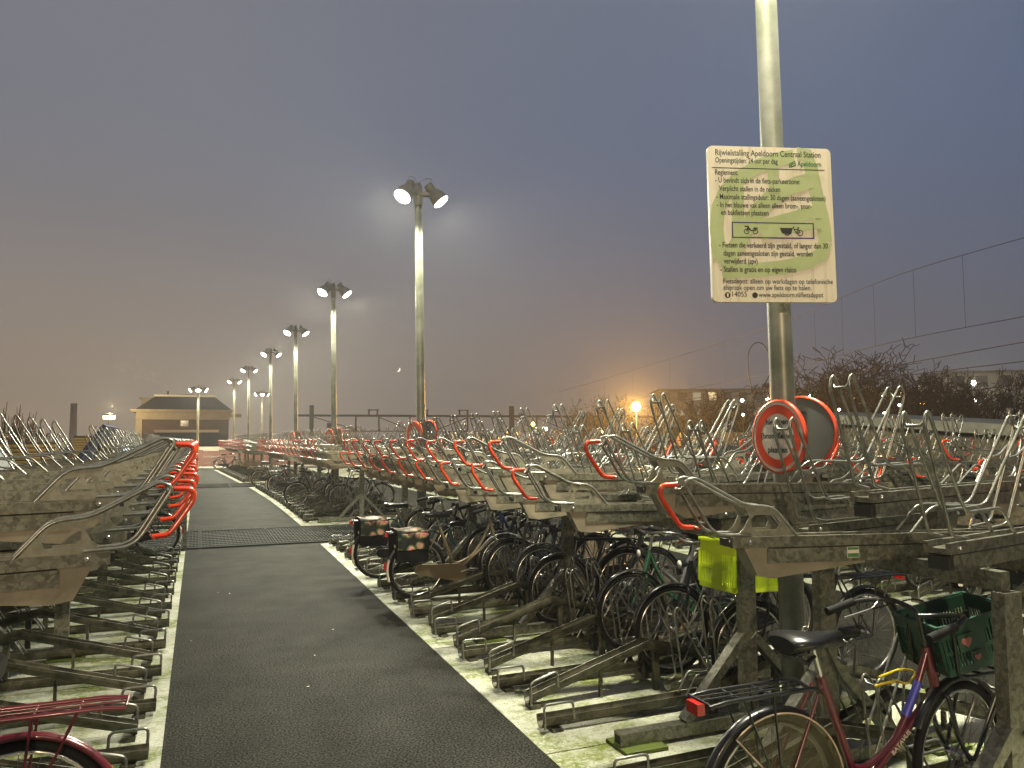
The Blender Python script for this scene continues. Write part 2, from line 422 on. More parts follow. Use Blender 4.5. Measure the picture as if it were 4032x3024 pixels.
def wheel_hoop(lod, foot=1.78):
    mb = MB(); n = 6 if lod == 0 else 4; nf = 4 if lod == 0 else 2
    for y in (-.05, .05):
        p = [(1.25, y, tz(1.25)), (1.37, y, .118), (1.67, y, .110), (1.90, y, .50), (1.935, y, .565), (1.965, y, .50), (foot + .01, y, .02), (foot - .10, y, .0)]
        mb.tube(fillet(p, [0, .05, .05, .05, .05, .05, .03, 0], nf), TU, n)
    mb.tube([(1.945, -.05, .515), (1.955, -.03, .49), (1.955, .03, .49), (1.945, .05, .515)], TU, n)
    return mb
def side_plates(lod):
    mb = MB()
    outer = [(.335, .0), (.385, .035), (.415, .09), (.39, .138), (.47, .130), (.535, .126), (.585, .066), (.638, .0)]
    inner = [(.442, .028), (.424, .045), (.424, .080), (.440, .096), (.495, .096), (.540, .092), (.566, .06), (.552, .028)]
    for y in (-.052, .048): mb.ringplate(outer, inner, y, y + .004)
    return mb
def tray_beam(lod):
    mb = MB(); u0, u1 = .325, 1.82
    def slab(a, b, w, zt, zb): 
        vs = []
        for u in (a, b):
            for y, z in ((-w, zb), (w, zb), (w, zt), (-w, zt)): vs.append((u, y, z + tz(u)))
        mb.add(vs, [(0, 3, 2, 1), (4, 5, 6, 7), (0, 1, 5, 4), (1, 2, 6, 5), (2, 3, 7, 6), (3, 0, 4, 7)], False)
    if lod == 0:
        slab(u0, u1, .038, -.024, -.048)
        for sy in (-1, 1):
            for (yy0, yy1, zt, zb) in ((.038, .060, 0, -.048),):
                vs = []
                for u in (u0, u1):
                    for y, z in ((yy0, zb), (yy1, zb), (yy1, zt), (yy0, zt)): vs.append((u, y * sy, z + tz(u)))
                fs = [(0, 3, 2, 1), (4, 5, 6, 7), (0, 1, 5, 4), (1, 2, 6, 5), (2, 3, 7, 6), (3, 0, 4, 7)]
                if sy < 0: fs = [f[::-1] for f in fs]
                mb.add(vs, fs, False)
        slab(.50, u1 - .03, .055, -.055, -.120)
        mb.mi = 1; slab(.50, u1 - .02, .048, -.0475, -.056); slab(.305, .324, .026, -.010, -.042)
        slab(u1 - .028, u1 - .006, .045, -.060, -.115); mb.mi = 0
        mb.mi = 2
        for sy in (-1, 1):
            for u, z in ((.41, -.024), (1.75, -.024)):
                M = Matrix.Translation((u, sy * .060, z + tz(u))) @ Matrix.Rotation(-sy * pi / 2, 4, 'X')
                mb.lathe([(.012, 0), (.011, .006), (.006, .010)], 10, M)
        mb.mi = 0
    else:
        slab(u0, u1, .060, 0, -.048); slab(.50, u1 - .03, .055, -.055, -.120)
        mb.mi = 1; slab(.50, u1 - .02, .048, -.0475, -.056); mb.mi = 0
    return mb
def bracket(lod, riser):
    mb = MB()
    mb.prism([(.385, -.050), (.45, -.178), (.53, -.190), (1.0, -.134), (1.0, -.122), (.505, -.122), (.505, -.050)], -.050, .050)
    return mb
TRAY = {}
for lod in (0, 1):
    TRAY[lod] = dict(beam=tray_beam(lod), frame=front_frame(lod), handle=red_handle(lod), hoop=wheel_hoop(lod), plate=side_plates(lod), br=bracket(lod, 0))
T0 = {'tray': TRAY[0]['beam'].mesh('tray', ['galvanised', 'dark_gap', 'steel_bolt']), 'front_frame': TRAY[0]['frame'].mesh('front_frame', ['galvanised_tube']),
      'handle': TRAY[0]['handle'].mesh('handle', ['red_plastic']), 'wheel_holder': TRAY[0]['hoop'].mesh('wheel_holder', ['galvanised_tube']),
      'side_plate': TRAY[0]['plate'].mesh('side_plate', ['galvanised_plate']), 'bracket': TRAY[0]['br'].mesh('bracket', ['zinc_bracket'])}
def merge(parts, name, mats):
    mb = MB()
    for p, mi in parts:
        o = len(mb.v); mb.v += p.v; mb.f += [tuple(o + i for i in f) for f in p.f]; mb.sm += p.sm
        mb.m += [mi if mi is not None else x for x in p.m]
    return mb.mesh(name, mats)
T1 = merge([(TRAY[1]['beam'], None), (TRAY[1]['frame'], 3), (TRAY[1]['handle'], 4), (TRAY[1]['hoop'], 3), (TRAY[1]['plate'], 0), (TRAY[1]['br'], 5)], 'tray',
           ['galvanised', 'dark_gap', 'steel_bolt', 'galvanised_tube', 'red_plastic', 'zinc_bracket'])
# lower gutters
def channel(mb, pts, w=.05, h=.07):
    A_ = [pi + pi * k / 6 for k in range(7)]
    prof = [(-w, h)] + [(w * cos(a), w + w * sin(a)) for a in A_] + [(w, h), (w - .006, h)] + [((w - .006) * cos(a), w + (w - .006) * sin(a)) for a in A_[::-1]] + [(-w + .006, h)]
    n = len(prof); vs = []
    for (u, z) in pts: vs += [(u, y, z + dz) for y, dz in prof]
    fs = [(i * n + j, i * n + (j + 1) % n, (i + 1) * n + (j + 1) % n, (i + 1) * n + j) for i in range(len(pts) - 1) for j in range(n)]
    mb.add(vs, fs, False); mb.add(vs[:n], [tuple(range(n - 1, -1, -1))], False); mb.add(vs[-n:], [tuple(range(n))], False)
    for k_ in (1, 2):
        pass
def gutter(flat):
    mb = MB()
    if flat: channel(mb, [(0, .02), (1.65, .035)]); mb.box((.06, -.06, .0), (.13, .06, .02)); mb.box((1.2, -.06, 0), (1.27, .06, .03))
    else:
        channel(mb, [(.08, .025), (.98, .285), (1.66, .12)])
        mb.box((.09, -.05, 0), (.16, .05, .028)); mb.box((.62, -.012, .0), (.64, .012, .18)); mb.box((1.05, -.02, 0), (1.09, .02, .26)); mb.box((1.55, -.02, 0), (1.59, .02, .14))
    return mb
def end_loop(flat):
    mb = MB(); u = 0 if flat else .08; z = .085 if flat else .09; dz = 0 if flat else .055
    for y in (-.052,):
        mb.tube(fillet([(u + .012, y, z - .06), (u + .005, y, z + .085), (u + .20, y, z + .085 + dz), (u + .205, y, z - .02 + dz)], .03, 3), .0085, 6)
    return mb
def ghoop(flat):
    mb = MB(); z = .09 if flat else .15; f = 1.52; h = .52 if flat else .60
    for y in (-.045, .045):
        p = [(f - .26, y, z), (f + .03, y, z + h - .04), (f + .07, y, z + h), (f + .095, y, z + h - .05), (f + .03, y, z + .02), (f + .09, y, z)]
        mb.tube(fillet(p, [0, .05, .04, .05, .03, 0], 3), TU * .95, 5)
        if flat: mb.tube(fillet([(f - .50, y, z), (f - .42, y, z + .13), (f - .20, y, z + .12)], .03, 2), TU * .95, 5)
    mb.tube([(f + .075, -.045, z + h - .03), (f + .08, -.02, z + h - .045), (f + .08, .02, z + h - .045), (f + .075, .045, z + h - .03)], TU * .9, 4)
    return mb
G = {}
for fl in (True, False):
    g, l, h = gutter(fl), end_loop(fl), ghoop(fl)
    G[fl] = (g.mesh('gutter', ['galvanised_dirty_shaded']), l.mesh('end_loop', ['galvanised_tube']), h.mesh('wheel_holder', ['galvanised_tube']),
             merge([(g, 0), (l, 1), (h, 1)], 'gutter', ['galvanised_dirty_shaded', 'galvanised_tube']))
RIS = MB(); RIS.box((-.045, -.045, -.315), (.045, .045, -.122)); RIS = RIS.mesh('spacer', ['galvanised'])
FRAME = {}
def frame_meshes():
    b = MB(); b.box((-.92, -.04, .03), (.92, .04, .10)); b.mi = 1; b.box((-.922, -.028, .042), (-.915, .028, .088)); b.box((.915, -.028, .042), (.922, .028, .088))
    FRAME['base_beam'] = b.mesh('base_beam', ['galvanised', 'dark_gap'])
    p = MB(); p.box((-.052, -.03, .10), (.052, -.022, 1.118)); p.box((-.052, -.022, .10), (-.044, .03, 1.118)); p.box((.044, -.022, .10), (.052, .03, 1.118)); p.box((-.044, .0, .10), (.044, .006, 1.118))
    FRAME['post'] = p.mesh('post', ['galvanised'])
    q = MB(); q.bar((-.47, 0, .10), (-.03, 0, .56), .07, .05); FRAME['brace'] = q.mesh('brace', ['galvanised'])
    q = MB(); q.bar((.47, 0, .10), (.03, 0, .56), .07, .05); FRAME['brace2'] = q.mesh('brace', ['galvanised'])
    q = MB(); q.box((-.12, -.12, .0075), (.15, .12, .028)); FRAME['pad'] = q.mesh('foot_pad', ['moss_plate'])
frame_meshes()
def tipdx(y): return dxr(y, [(4.8, 0), (13, .12), (17, .10), (30, .05)])
def rack(label, left_tip, right_tip, lft, rgt, frames, dx, y0, low_left, low_right, glf, grt, zoff=0, poles=(), post_x=3.16, near=15.0, group='two-tier bicycle racks'):
    """left-facing trays have their handle at left_tip, right-facing ones at right_tip; lft/rgt: lists (Y, high?)"""
    t = thing('bicycle_rack', label, 'bike rack', (left_tip, y0, 0), 0, group)
    def put(name, me, x, y, z, rz=0, parent=t): return link(name, me, parent, (x - left_tip, y - y0, z), (0, 0, rz))
    rnd = random.Random(int(y0 * 7 + left_tip * 13))
    for lst, tip, rz in ((lft, left_tip, 0), (rgt, right_tip, pi)):
        for (y, hi) in lst:
            if any(abs(y - .25 - py) < .16 for py in poles): continue
            x = tip + dx(y) + tipdx(y) * (lft != []) + rnd.uniform(-.012, .012); rr = rz + (-ALPHA if rz == 0 else ALPHA) + rnd.uniform(-.006, .006)
            z = (1.515 if hi else 1.325) + zoff + rnd.uniform(-.004, .004)
            d = sqrt(x * x + y * y)
            if d < near:
                tr = put('tray', T0['tray'], x, y, z, rr)
                for nm in ('front_frame', 'handle', 'wheel_holder', 'side_plate', 'bracket'): link(nm, T0[nm], tr)
                if hi: link('spacer', RIS, tr, (1.2, 0, tz(1.2)))
            else: put('tray', T1, x, y, z, rr)
    for lst, tip, rz in ((glf, low_left, 0), (grt, low_right, pi)):
        for (y, fl) in lst:
            x = tip + dx(y); g = G[fl]
            if sqrt(x * x + y * y) < near:
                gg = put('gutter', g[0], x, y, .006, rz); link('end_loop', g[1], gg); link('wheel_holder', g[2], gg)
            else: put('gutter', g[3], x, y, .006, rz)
    pcx = post_x
    for y in frames:
        x = pcx + dx(y)
        put('base_beam', FRAME['base_beam'], x, y, 0); put('foot_pad', FRAME['pad'], x - .81, y, 0); put('foot_pad', FRAME['pad'], x + .78, y, 0)
        put('post', FRAME['post'], x, y, 0); put('brace', FRAME['brace'], x, y, 0); put('brace', FRAME['brace2'], x, y, 0)
    for px in (pcx, pcx + .55 if lft else pcx + .75):
        for a, b in zip(frames, frames[1:]):
            m = MB(); A = V((px + dx(a) - left_tip, a - y0, 1.160 + zoff)); B = V((px + dx(b) - left_tip, b - y0, 1.160 + zoff))
            if px == pcx: A.z += .0
            m.bar(A, B, .055, .08, side=(1, 0, 0)); link('side_rail', m.mesh('side_rail', ['galvanised']), t)
        if px != pcx and not lft:
            for a in frames: put('post', FRAME['post'], px + dx(a), a, 0)
    return t
def seq(y, step, n, hi0): return [(y + step * k, (k % 2 == 0) == hi0) for k in range(n)]
def upto(y, step, end, first):
    n = int((end - y) / step) + 1; return seq(y, step, n, first)
LP = [3.75, 12.3, 21.2, 29.7, 37.5]
P_ = .406
LAB = 'two-tier bicycle rack '
rack('short end of the two-tier rack nearest the camera, in front of the tall signpost', 1.92, 4.75, [(2.98, False), (3.72, True)], [(2.74, False), (3.15, True), (3.55, False)],
     [2.27, 3.30], lambda y: 0, 2.3, 1.94, 4.65, [(2.62, True), (3.08, False), (3.52, True)], [(2.9, True), (3.3, False)])
rack('galvanised two-tier bicycle rack between the signpost and the first grating crossing, right of the path', 1.92, 4.75, upto(4.80, .445, 13.0, False), upto(3.95, P_, 13.0, True),
     [3.95, 6.5, 9.3, 12.9], rx, 3.95, 1.94, 4.65, upto(4.37, .40, 13.2, True), upto(4.2, .41, 13.2, False), poles=LP)
rack('galvanised two-tier bicycle rack between the two grating crossings, right of the path', 1.92, 4.75, upto(16.4, .425, 30.2, True), upto(16.5, P_, 30.2, True),
     [16.9, 20.2, 23.2, 26.5, 29.9], rx, 16.3, 1.94, 4.65, upto(17.1, .41, 30.2, True), upto(17.0, .41, 30.2, False), poles=LP)
rack('farthest two-tier bicycle rack right of the path, beyond the second grating crossing', 1.92, 4.75, upto(34.0, .425, 48.5, True), upto(34.2, P_, 48.5, True),
     [34.2, 37.8, 41.0, 45.0, 48.3], rx, 34.0, 1.94, 4.65, upto(34.2, .41, 48.5, True), upto(34.1, .41, 48.5, False), poles=LP)
LT = -3.80
rack('galvanised two-tier bicycle rack left of the path, nearest the camera, beside the maroon bicycle', LT, -.01, [], upto(3.60, P_, 13.4, False),
     [4.6, 7.3, 10.2, 12.9], lx, 2.9, -3.62, -.22, [], upto(3.17, .405, 13.2, True), post_x=-1.75)
rack('galvanised two-tier bicycle rack left of the path between the two grating crossings', LT, -.01, [], upto(16.6, P_, 30.2, False),
     [16.7, 20, 23.2, 26.5, 29.9], lx, 16.6, -3.62, -.22, [], upto(16.7, .405, 30.2, True), post_x=-1.75)
rack('farthest two-tier bicycle rack left of the path, before the low pink wall', LT, -.01, [], upto(34.1, P_, 48.5, False),
     [34.2, 37.8, 41.0, 45.0, 48.3], lx, 34.0, -3.62, -.22, [], upto(34.2, .405, 48.5, True), post_x=-1.75)
rack('bicycle rack across the second aisle, nearest the camera at the right edge of the photo', 6.95, 9.8, upto(4.0, P_, 13.2, True), upto(4.2, P_, 13.2, True),
     [3.9, 7, 10, 12.9], rx, 4.0, 7.0, 9.7, upto(4.1, .405, 13.2, True), upto(4.3, .405, 13.2, False), zoff=-.02, post_x=8.3, near=9.5)
rack('bicycle rack across the second aisle, beyond its grating crossing', 6.95, 9.8, upto(16.5, P_, 30.2, True), upto(16.7, P_, 30.2, True),
     [16.7, 20, 23.2, 26.5, 29.9], rx, 16.6, 7.0, 9.7, upto(16.8, .405, 30.2, True), [], zoff=-.02, post_x=8.3, near=9.5)

# ------------------------------------------------------------------ floodlight posts
def head_meshes():
    h = MB(); n = 16
    h.lathe([(.085, -.24), (.092, -.23), (.092, -.14), (.078, -.13), (.078, -.10), (.115, -.06), (.150, .03), (.168, .13), (.172, .16), (.160, .165)], n)
    
    lens = MB(); lens.lathe([(.158, .167), (.13, .195), (.07, .213), (.0005, .218)], n)
    return h.mesh('lamp_head', ['lamp_housing']), lens.mesh('lens', ['lamp_lens'])
HEAD, LENS = head_meshes()
def spot(parent, loc, rot, power, col, size=2.7, r=.12, blend=.5):
    L = bpy.data.lights.new('spot', 'SPOT'); L.energy = power; L.color = col; L.spot_size = size; L.spot_blend = blend; L.shadow_soft_size = r
    o = bpy.data.objects.new('lamp_light', L); C.objects.link(o); o.parent = parent; o.location = loc; o.rotation_euler = rot; return o
def lamp_post(loc, h, label, heads, power=None, col=LAMP_COL, lean=-.016, r=.08, group='floodlight posts standing in the bicycle racks', warm=False, rot=0):
    t = thing('floodlight_post', label, 'lamp post', loc, rot, group); t.rotation_euler = (0, lean, rot)
    p = MB(); rr = r; p.lathe([(rr * 1.02, 0), (rr, h * .3), (rr * .92, h * .6), (rr * .84, h - .1)], 20); build('pole', p, 'pole_paint', t)
    c = MB(); c.lathe([(rr * .95, h - .35), (rr * 1.05, h - .34), (rr * 1.05, h - .12), (rr * .9, h - .1), (rr * .9, h + .0), (rr * .5, h + .03)], 14)
    build('collar', c, 'lamp_housing', t)
    for ang, tilt, rad in heads:
        d = V((cos(ang), sin(ang), 0)); a = MB()
        for s in (-1, 1):
            sd = V((-sin(ang), cos(ang), 0)) * .05 * s
            a.bar(d * .05 + sd + V((0, 0, h - .16)), d * rad + sd + V((0, 0, h - .17)), .012, .05, side=(-sin(ang), cos(ang), 0))
        a.tube(fillet([(0, 0, h + .02), d * .12 + V((0, 0, h + .13)), d * rad * 1.05 + V((0, 0, h + .08))], .1, 4), .006, 4)
        build('arm', a, 'lamp_housing', t)
        q = d.to_track_quat('Z', 'Y').to_euler()
        aim = V((d.x * cos(tilt), d.y * cos(tilt), -sin(tilt))); rt = aim.to_track_quat('Z', 'Y').to_euler()
        hd = link('lamp_head', HEAD, t, d * (rad + .05) + V((0, 0, h - .17)), rt); hd.scale = (.88, .88, .88); link('lens', LENS, hd)
        if power:
            al = V((d.x * cos(R_(60)), d.y * cos(R_(60)), -sin(R_(60))))
            spot(t, d * (rad + .05) + V((0, 0, h - .17)) + aim * .24, al.to_track_quat('-Z', 'Y').to_euler(), power, col)
    return t
TL = [(3.35, 3.75), (3.41, 12.32), (3.41, 21.2), (3.36, 29.7), (3.11, 37.6), (2.65, 46.8), (2.23, 56.2)]
names = ['tall grey signpost pole rising out of the top of the picture at the right', 'tallest visible post with two lit floodlights, centre of the picture',
         'second lit twin floodlight post from the centre, going left along the path', 'third lit twin floodlight post, left of the second one',
         'fourth lit twin floodlight post, left of the third one', 'fifth lit twin floodlight post, farther left', 'sixth and farthest lit twin floodlight post']
tw = [(pi + .55, R_(52), .24), (-.35, R_(52), .24)]
for i, (x, y) in enumerate(TL):
    lamp_post((x, y, 0 if y < 50 else -.4), 6.03 if y < 50 else 6.43, names[i], tw, LAMP_W, r=.074)
# the same row goes on behind the camera; unseen warm floodlight inferred there, added and aimed to light the sign
lamp_post((3.4, -5.0, 0), 6.03, 'floodlight post of the same row standing behind the camera', tw, LAMP_W * .12)
t = thing('unseen_sodium_floodlight', 'unseen orange sodium floodlight on a pole behind the camera, aimed to brighten the sign', 'street lamp', (-4.0, -16.0, 0))
p = MB(); p.lathe([(.09, 0), (.06, 6.6)], 10); build('pole', p, 'pole_paint', t)
p = MB(); p.box((-.2, -.25, 6.45), (.2, .10, 6.75)); build('lamp_head', p, 'lamp_housing', t)
spot(t, (.05, .3, 6.6), V((.36, .98, -.17)).to_track_quat('-Z', 'Y').to_euler(), 6500, WARM_COL, R_(75), .15, .6)
four = [(pi + .1, R_(35), .28), (-.1, R_(35), .28), (-pi / 2, R_(55), .25)]
lamp_post((-.08, 50.6, .12), 4.95, 'post with three lit floodlights at the far end of the path', four, 900, r=.075, lean=-.01, group='three-headed floodlight posts')
lamp_post((4.3, 60, -.4), 5.8, 'small three-headed floodlight post between the fourth and fifth twin posts', four, 700, r=.075, lean=-.01, group='three-headed floodlight posts')
# bright lamp by the station on the left
t = thing('street_lamp', 'bright yellow-white street lamp on a slim post left of the station building', 'street lamp', (-7.3, 75, -4.4))
p = MB(); p.lathe([(.11, 0), (.08, 8.1)], 10); build('pole', p, 'pole_paint', t)
p = MB(); p.lathe([(.12, 8.26), (.52, 8.36), (.54, 8.45), (.1, 8.55)], 14); build('lamp_head', p, 'lamp_housing', t)
p = MB(); p.lathe([(.46, 8.05), (.48, 8.34)], 14); build('lens', p, 'lamp_lens_warm', t)
L = bpy.data.lights.new('point', 'POINT'); L.energy = 2000; L.color = (1, .8, .45); L.shadow_soft_size = .3
o = bpy.data.objects.new('lamp_light', L); C.objects.link(o); o.parent = t; o.location = (.2, .8, 9.2)

# ------------------------------------------------------------------ signs
def text(s, size, x, z, parent, m, name='lettering', y=-.006, bold=0, align='LEFT', sx=1.0):
    c = bpy.data.curves.new(name, 'FONT'); c.body = s; c.size = size; c.align_x = align; c.offset = bold; c.fill_mode = 'FRONT'
    c.resolution_u = 3; tmp = bpy.data.objects.new(name, c); me = bpy.data.meshes.new_from_object(tmp); me.name = name
    bpy.data.objects.remove(tmp); me.materials.clear(); me.materials.append(MATS[m])
    o = bpy.data.objects.new(name, me); C.objects.link(o); o.parent = parent
    xs = [v.co.x for v in me.vertices]; o['w'] = max(xs) - min(xs)
    o.location = (x, y, z); o.rotation_euler = (pi / 2, 0, 0); o.scale = (sx, 1, 1); return o
def ribbon(pts, wd, y, mb):
    pts = [V((a, 0, b)) for a, b in pts]; vs = []
    for i, p in enumerate(pts):
        d = (pts[min(i + 1, len(pts) - 1)] - pts[max(i - 1, 0)]).normalized(); nn = V((-d.z, 0, d.x)) * wd / 2
        vs += [(p.x + nn.x, y, p.z + nn.z), (p.x - nn.x, y, p.z - nn.z)]
    mb.add(vs, [(2 * i, 2 * i + 2, 2 * i + 3, 2 * i + 1) for i in range(len(pts) - 1)], False)
SW, SH = .766, .931
sg = thing('notice_board', 'cream and green bicycle parking rules sign fixed to the tall pole', 'sign', (3.475 * .895, 3.975 * .895, 1.77 + 1.405 * .895), R_(-15.4))
sg.rotation_euler = (0, -.012, R_(-15.4))
def rrect(w, h, r, n=4):
    o = []
    for cx_, cz_, a0 in ((w / 2 - r, h / 2 - r, 0), (-w / 2 + r, h / 2 - r, pi / 2), (-w / 2 + r, -h / 2 + r, pi), (w / 2 - r, -h / 2 + r, 1.5 * pi)):
        for k in range(n + 1): a = a0 + k * pi / 2 / n; o.append((cx_ + r * cos(a), cz_ + r * sin(a)))
    return o
p = MB(); p.prism(rrect(SW, SH, .03), 0, .025); p.prism(rrect(SW - .02, SH - .02, .025), .0255, .035); build('panel', p, 'sign_cream', sg)
def X(px): return (px - 668) / 1170 * SW          # photo-crop pixel -> board metres
def Z(pz): return (845 - pz) / 1425 * SH
gp = MB(); k = 0
for pts, wd in ([[(165, 1180), (140, 900), (165, 700), (235, 560), (360, 430), (560, 310), (780, 235), (900, 215)], .085],
                [[(930, 190), (1020, 190), (1060, 330), (1100, 560), (1150, 800), (1165, 1000)], .085],
                [[(1165, 1000), (1120, 1120), (980, 1190), (760, 1240), (480, 1270), (180, 1285)], .085],
                [[(190, 1240), (300, 1080), (430, 880), (520, 750), (640, 620), (820, 510), (1050, 430)], .095],
                [[(350, 470), (350, 700), (330, 1030)], .075], [[(700, 290), (690, 400), (700, 560)], .065],
                [[(430, 880), (640, 850), (860, 790), (1110, 715)], .08], [[(300, 1150), (600, 1130), (900, 1085), (1160, 1000)], .0],
                [[(560, 960), (760, 905), (1120, 840)], .05]):
    k += 1
    if wd: ribbon([(X(a), Z(b)) for a, b in pts], wd, -.0006 - .0002 * k, gp)
build('leaf_logo', gp, 'sign_green', sg)
def hbar(mb, x0, z0, x1, z1, y=-.0045):
    mb.add([(X(x0), y, Z(z1)), (X(x1), y, Z(z1)), (X(x1), y, Z(z0)), (X(x0), y, Z(z0))], [(0, 1, 2, 3)], False)
p = MB(); hbar(p, 115, 334, 1185, 342); build('dividing_line', p, 'sign_black', sg)
LN = [("Rijwielstalling Apeldoorn Centraal Station", 147, 222, 1000, 1), ("Openingstijden: 24 uur per dag", 147, 290, 590, 1),
      ("Reglement:", 140, 402, 215, 1), ("- U bevindt zich in de fiets-parkeerzone:", 140, 474, 800, 1), ("Verplicht stallen in de rekken", 176, 550, 575, 1),
      ("- Maximale stallingsduur: 30 dagen (aaneengesloten)", 145, 626, 1035, 1), ("- In het blauwe vak alleen alleen brom-, snor-", 147, 700, 895, 1),
      ("en bakfietsen plaatsen", 184, 770, 445, 1), ("- Fietsen die verkeerd zijn gestald, of langer dan 30", 155, 1066, 1025, 1),
      ("dagen aaneengesloten zijn gestald, worden", 192, 1140, 840, 1), ("verwijderd (apv)", 195, 1212, 315, 1), ("- Stallen is gratis en op eigen risico", 160, 1287, 710, 1),
      ("Fietsdepot: alleen op werkdagen op telefonische", 180, 1392, 1030, 0), ("afspraak open om uw fiets op te halen.", 180, 1450, 825, 0),
      ("14055", 250, 1510, 135, 0), ("www.apeldoorn.nl/fietsdepot", 508, 1514, 610, 0)]
for s, x, z, wpx, b in LN:
    fs = .052 if z < 230 else (.046 if z < 1330 else .043)
    o = text(s, fs, X(x), Z(z), sg, 'sign_black', bold=.0004 if b else .0)
    wd = o['w']
    if wd > 0: o.scale = (wpx / 1170 * SW / wd, 1.0, 1)
o = text("Apeldoorn", .042, X(925), Z(305), sg, 'sign_darkgreen', bold=.0008); o.scale = (230 / 1170 * SW / o['w'], 1, 1)
p = MB()
for q in ([(850, 320), (850, 285), (905, 258), (910, 300), (850, 320)],): ribbon([(X(a), Z(b)) for a, b in q], .006, -.0046, p)
for q in ([(862, 315), (875, 280), (890, 265)], [(852, 300), (905, 275)], [(868, 312), (905, 296)]): ribbon([(X(a), Z(b)) for a, b in q], .005, -.0049, p)
build('leaf_emblem', p, 'sign_darkgreen', sg)
p = MB(); hbar(p, 282, 832, 1058, 842, -.0046); hbar(p, 282, 968, 1058, 978, -.0046); hbar(p, 282, 842, 292, 968, -.0046); hbar(p, 1048, 842, 1058, 968, -.0046)
build('blue_frame', p, 'sign_blue', sg)
def ringflat(mb, cx_, cz_, r0, r1, y, n=18):
    vs = []
    for k in range(n): a = 2 * pi * k / n; vs += [(X(cx_) + r0 * cos(a), y, Z(cz_) + r0 * sin(a)), (X(cx_) + r1 * cos(a), y, Z(cz_) + r1 * sin(a))]
    mb.add(vs, [(2 * k, 2 * k + 1, (2 * k + 3) % (2 * n), (2 * k + 2) % (2 * n)) for k in range(n)], False)
p = MB()
for c_ in (418, 500): ringflat(p, c_, 917, .012, .0165, -.0046)
for q in ([(400, 872), (440, 870)], [(437, 868), (418, 917)], [(437, 880), (460, 908), (500, 910), (505, 895)], [(480, 888), (525, 886)], [(430, 885), (455, 905)]): ribbon([(X(a), Z(b)) for a, b in q], .007, -.005, p)
build('moped_symbol', p, 'sign_black', sg)
p = MB()
p.add([(X(733), -.0046, Z(880)), (X(752), -.0046, Z(930)), (X(838), -.0046, Z(938)), (X(856), -.0046, Z(880))], [(0, 1, 2, 3)], False)
ringflat(p, 803, 922, .012, .019, -.0052); ringflat(p, 925, 925, .014, .0185, -.0046)
for q in ([(856, 872), (872, 870)], [(860, 875), (885, 925), (925, 925)], [(885, 925), (908, 880)], [(895, 876), (918, 876)], [(905, 885), (925, 925)], [(866, 895), (908, 890)]): ribbon([(X(a), Z(b)) for a, b in q], .005, -.005, p)
build('cargo_bicycle_symbol', p, 'sign_black', sg)
p = MB()
for c_ in (220, 474): ringflat(p, c_, 1497, .0, .017, -.0046)
build('contact_symbol', p, 'sign_black', sg)
p = MB(); hbar(p, 212, 1482, 228, 1512, -.0055); build('phone_symbol', p, 'sign_cream', sg)
p = MB(); p.box((.0, .035, .33), (.14, .09, .37)); p.box((.0, .035, -.40), (.14, .09, -.36)); build('clamp', p, 'steel_bolt', sg)

def round_sign(loc, face, label, written, group='round red-rimmed signs strapped to the posts', sc=1.0):
    t = thing('round_sign', label, 'sign', loc, face, group)
    r = .215 * sc; My = Matrix.Rotation(pi / 2, 4, 'X')
    p = MB(); p.lathe([(r, -.006), (r, .002)], 40, Matrix.Rotation(pi / 2, 4, 'X') , smooth=False); build('back_disc', p, 'sign_back', t)
    p = MB(); p.lathe([(r, -.016), (r + .012, -.014), (r + .014, .008), (r + .002, .012)], 40, My, cap=False); build('rim', p, 'sign_red', t)
    def ringm(r0, r1, y, m, nm):
        mb = MB(); n = 40; vs = []
        for k in range(n): a = 2 * pi * k / n; vs += [(r0 * cos(a), y, r0 * sin(a)), (r1 * cos(a), y, r1 * sin(a))]
        mb.add(vs, [(2 * k, 2 * k + 1, (2 * k + 3) % (2 * n), (2 * k + 2) % (2 * n)) for k in range(n)], False); build(nm, mb, m, t)
    ringm(.0, r, -.0075, 'sign_white', 'white_face'); ringm(r * .66, r * .91, -.0095, 'sign_red', 'red_ring')
    if written:
        for s, z in (("hier geen", .075), ("(brom)fietsen", -.012), ("plaatsen", -.098)):
            o = text(s, .052 * sc, 0, z * sc, t, 'sign_black', y=-.0115, bold=.0009, align='CENTER')
    p = MB(); p.box((-.04, .008, .13 * sc), (.04, .03, .16 * sc)); p.box((-.04, .008, -.17 * sc), (.04, .03, -.14 * sc)); build('clamp', p, 'steel_bolt', t)
    return t
def pole_at(i, z): x, y = TL[i]; return x - .016 * z, y
px_, py_ = pole_at(0, 1.78)
round_sign((px_ - .14, py_ - .11, 1.775), -pi / 2 + .02, 'round red-rimmed sign with black words, strapped to the path side of the tall signpost', True, sc=.96)
round_sign((px_ + .155, py_ + .02, 1.80), pi / 2 + .35, 'red-rimmed round sign showing its grey back, strapped to the right of the tall signpost', False)
for i, nm in ((1, 'centre twin floodlight post'), (2, 'second twin floodlight post'), (3, 'third twin floodlight post')):
    x, y = pole_at(i, 1.85)
    round_sign((x - .13, y - .05, 1.84), -pi / 2 + .35, 'round red-rimmed sign facing the path on the ' + nm, True)
    round_sign((x + .13, y - .05, 1.86), pi / 2 + .25, 'round red-rimmed sign turned away on the far side of the ' + nm, False)
# pole straps and the sticker on the near tray
t = thing('sticker', 'small dark green and white maker sticker on the nearest right-hand tray', 'sticker', rz=-ALPHA, loc= (2.796, 2.766, 1.212))
p = MB(); p.box((0, -.0012, 0), (.062, 0, .05)); build('backing', p, 'white_print', t)
p = MB(); p.box((.002, -.002, .036), (.060, -.0013, .048)); p.box((.002, -.002, .002), (.060, -.0013, .020)); build('green_band', p, 'sign_darkgreen', t)

